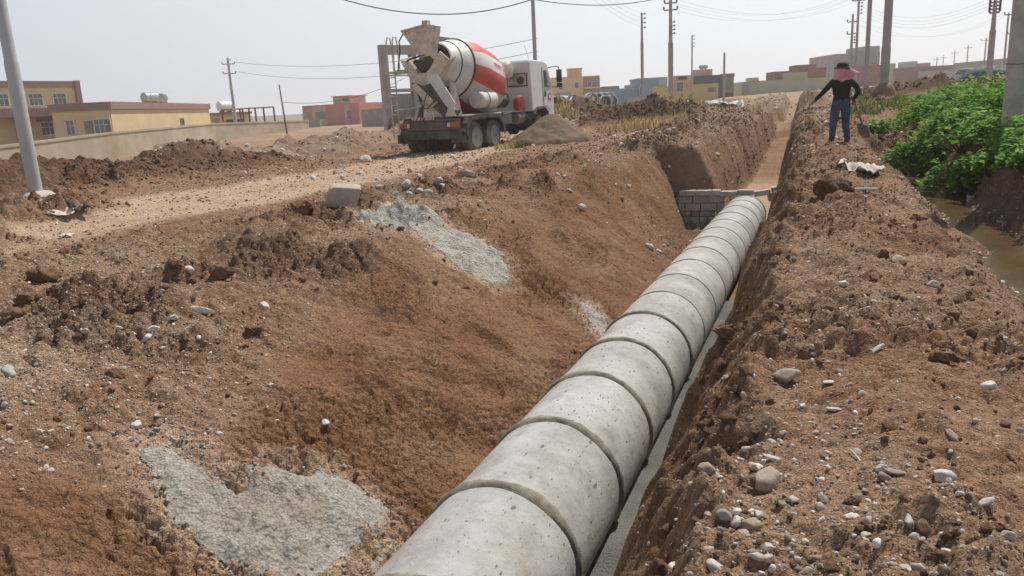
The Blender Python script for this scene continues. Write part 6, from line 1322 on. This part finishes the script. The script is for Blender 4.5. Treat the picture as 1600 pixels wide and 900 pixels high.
man = bpy.data.objects.new('person', me); COL.objects.link(man); man.location = (px0, py0, pz0 - .01); man.rotation_euler = (0, 0, math.radians(14)); man.scale = (1.10, 1.12, .95); tag(man, 'person in black sweater, jeans and pink head scarf, back turned, holding a shovel', 'person')
fc = MB()
for sx in (-1, 1): fc.lathe((sx * .032, .118, 1.655), (0, 1, 0), [(0, .013), (.008, .011), (.012, .0)], 10, cap=False)
fc.build('eye', PT_DARK, man)
fc = MB(); fc.prism([(-.014, .115, 1.615), (.014, .115, 1.615), (.006, .115, 1.66), (-.006, .115, 1.66)], (0, .028, -.004)); fc.build('nose', SKINM, man, bevel=.004)
MB().prism([(-.025, .112, 1.592), (.025, .112, 1.592), (.02, .112, 1.600), (-.02, .112, 1.600)], (0, .010, 0)).build('mouth', mat('lips', (.25, .10, .08), .6, .1, 5), man)
HAT = mat('dark_brown_hat', (.045, .022, .018), .9, .25, 6)
ht = MB().lathe((0, .02, 1.69), (.12, .05, 1), [(.02, .10), (.012, .13), (-.004, .145), (.008, .15), (.02, .135), (.03, .112), (.07, .112), (.11, .10), (.135, .06), (.14, 0)], 32, cap=False); ho = ht.build('hat', HAT, man, smooth=True)
# scarf: draped sheet over the back of head and shoulders, one tail blown to the right
n = 26; U, Vv = np.meshgrid(np.linspace(0, 1, n), np.linspace(0, 1, n)); ang = np.pi * (1.02 + .96 * U); rad = .098 + .03 * Vv ** 1.6 + .012 * np.sin(U * 19) * Vv
SX = np.cos(ang) * rad * (1 + .35 * Vv); SY = np.sin(ang) * rad * .85 + .02; SZ = 1.70 - .30 * Vv * (1 - .25 * np.abs(U - .45) * 2) ; tail = sstep(.62, 1., U) * Vv; SX = SX + .15 * tail; SZ = SZ + .11 * tail + .012 * np.sin(U * 25 + Vv * 6) * Vv
idx = np.arange(n * n).reshape(n, n); F_ = np.stack([idx[:-1, :-1], idx[:-1, 1:], idx[1:, 1:], idx[1:, :-1]], -1).reshape(-1, 4)
o = fast_mesh('head_scarf', np.stack([SX, SY, SZ], -1).reshape(-1, 3), F_, mat('pink_scarf', (.60, .19, .20), .9, .25, 14, (.66, .50, .54), .9), parent=man); sd = o.modifiers.new('t', 'SOLIDIFY'); sd.thickness = .012
# shovel
Rz = Matrix.Rotation(math.radians(14), 3, 'Z'); toW = lambda v: Rz @ Vector((v[0] * 1.10, v[1] * 1.1, v[2] * .95)) + Vector((px0, py0, pz0))
sh = empty('shovel', toW((.42, .0, .0))); tag(sh, 'long handled shovel with a muddy blade held at the side of the person', 'shovel'); off = sh.location
a_, b_ = toW((.235, .10, 1.10)), toW((.40, -.10, .40)); MB().tube([a_ - off, b_ - off], .019, 10).build('handle', WOOD, sh, smooth=True)
dr_ = (b_ - a_).normalized(); sx_ = (Rz @ Vector((1, 0, 0))); up_ = sx_.cross(dr_).normalized(); bl = []
for k in range(9):
    t_ = k / 8
    for j in range(7): w_ = (j / 6 - .5) * 2; wid = .115 * (1 - max(0, t_ - .6) ** 1.5 * 2.4); bl.append(b_ + dr_ * (.30 * t_ - .02) + sx_ * w_ * wid + up_ * (.035 * w_ * w_ - .02 + .03 * t_) - off)
o = link_mesh('blade', bl, [(r * 7 + c, r * 7 + c + 1, r * 7 + c + 8, r * 7 + c + 7) for r in range(8) for c in range(6)], mat('muddy_blade', (.13, .10, .085), .7, .25, 6, DUST, .5), sh, True); sd = o.modifiers.new('t', 'SOLIDIFY'); sd.thickness = .006

# ---------------------------------------------------------------- hazy far hills and the dusty air
hp = []; hn_ = 60
for k in range(hn_ + 1):
    a = math.radians(-75 + 120 * k / hn_); r = 540; h = 2.5 + 7 * float(max(0, fbm(np.array([k * .21]), np.array([3.]), 900, 3)[0] + .35)); hp += [(r * math.sin(a), r * math.cos(a), -3), (r * 1.02 * math.sin(a), r * 1.02 * math.cos(a), h), (r * 1.06 * math.sin(a), r * 1.06 * math.cos(a), -3)]
o = link_mesh('hills', hp, [(3 * k + i, 3 * k + 3 + i, 3 * k + 4 + i, 3 * k + 1 + i) for k in range(hn_) for i in (0, 1)], mat('hill_earth', (.22, .18, .14), .95, .15, .02), smooth=False); tag(o, kind='structure')
hm = bpy.data.materials.new('dusty_air'); hm.use_nodes = True; t = hm.node_tree; t.nodes.remove(t.nodes['Principled BSDF']); pv = t.nodes.new('ShaderNodeVolumePrincipled')
pv.inputs['Color'].default_value = (.93, .93, .94, 1); pv.inputs['Density'].default_value = .0008; pv.inputs['Anisotropy'].default_value = .3; t.links.new(pv.outputs[0], t.nodes['Material Output'].inputs['Volume'])
HB = MB().box((0, 300, 5.5), (1300, 1300, 21)).build('haze', hm); HB.location = (0, 0, 0); tag(HB, 'thin dusty haze over the whole scene', 'haze', kind='stuff')
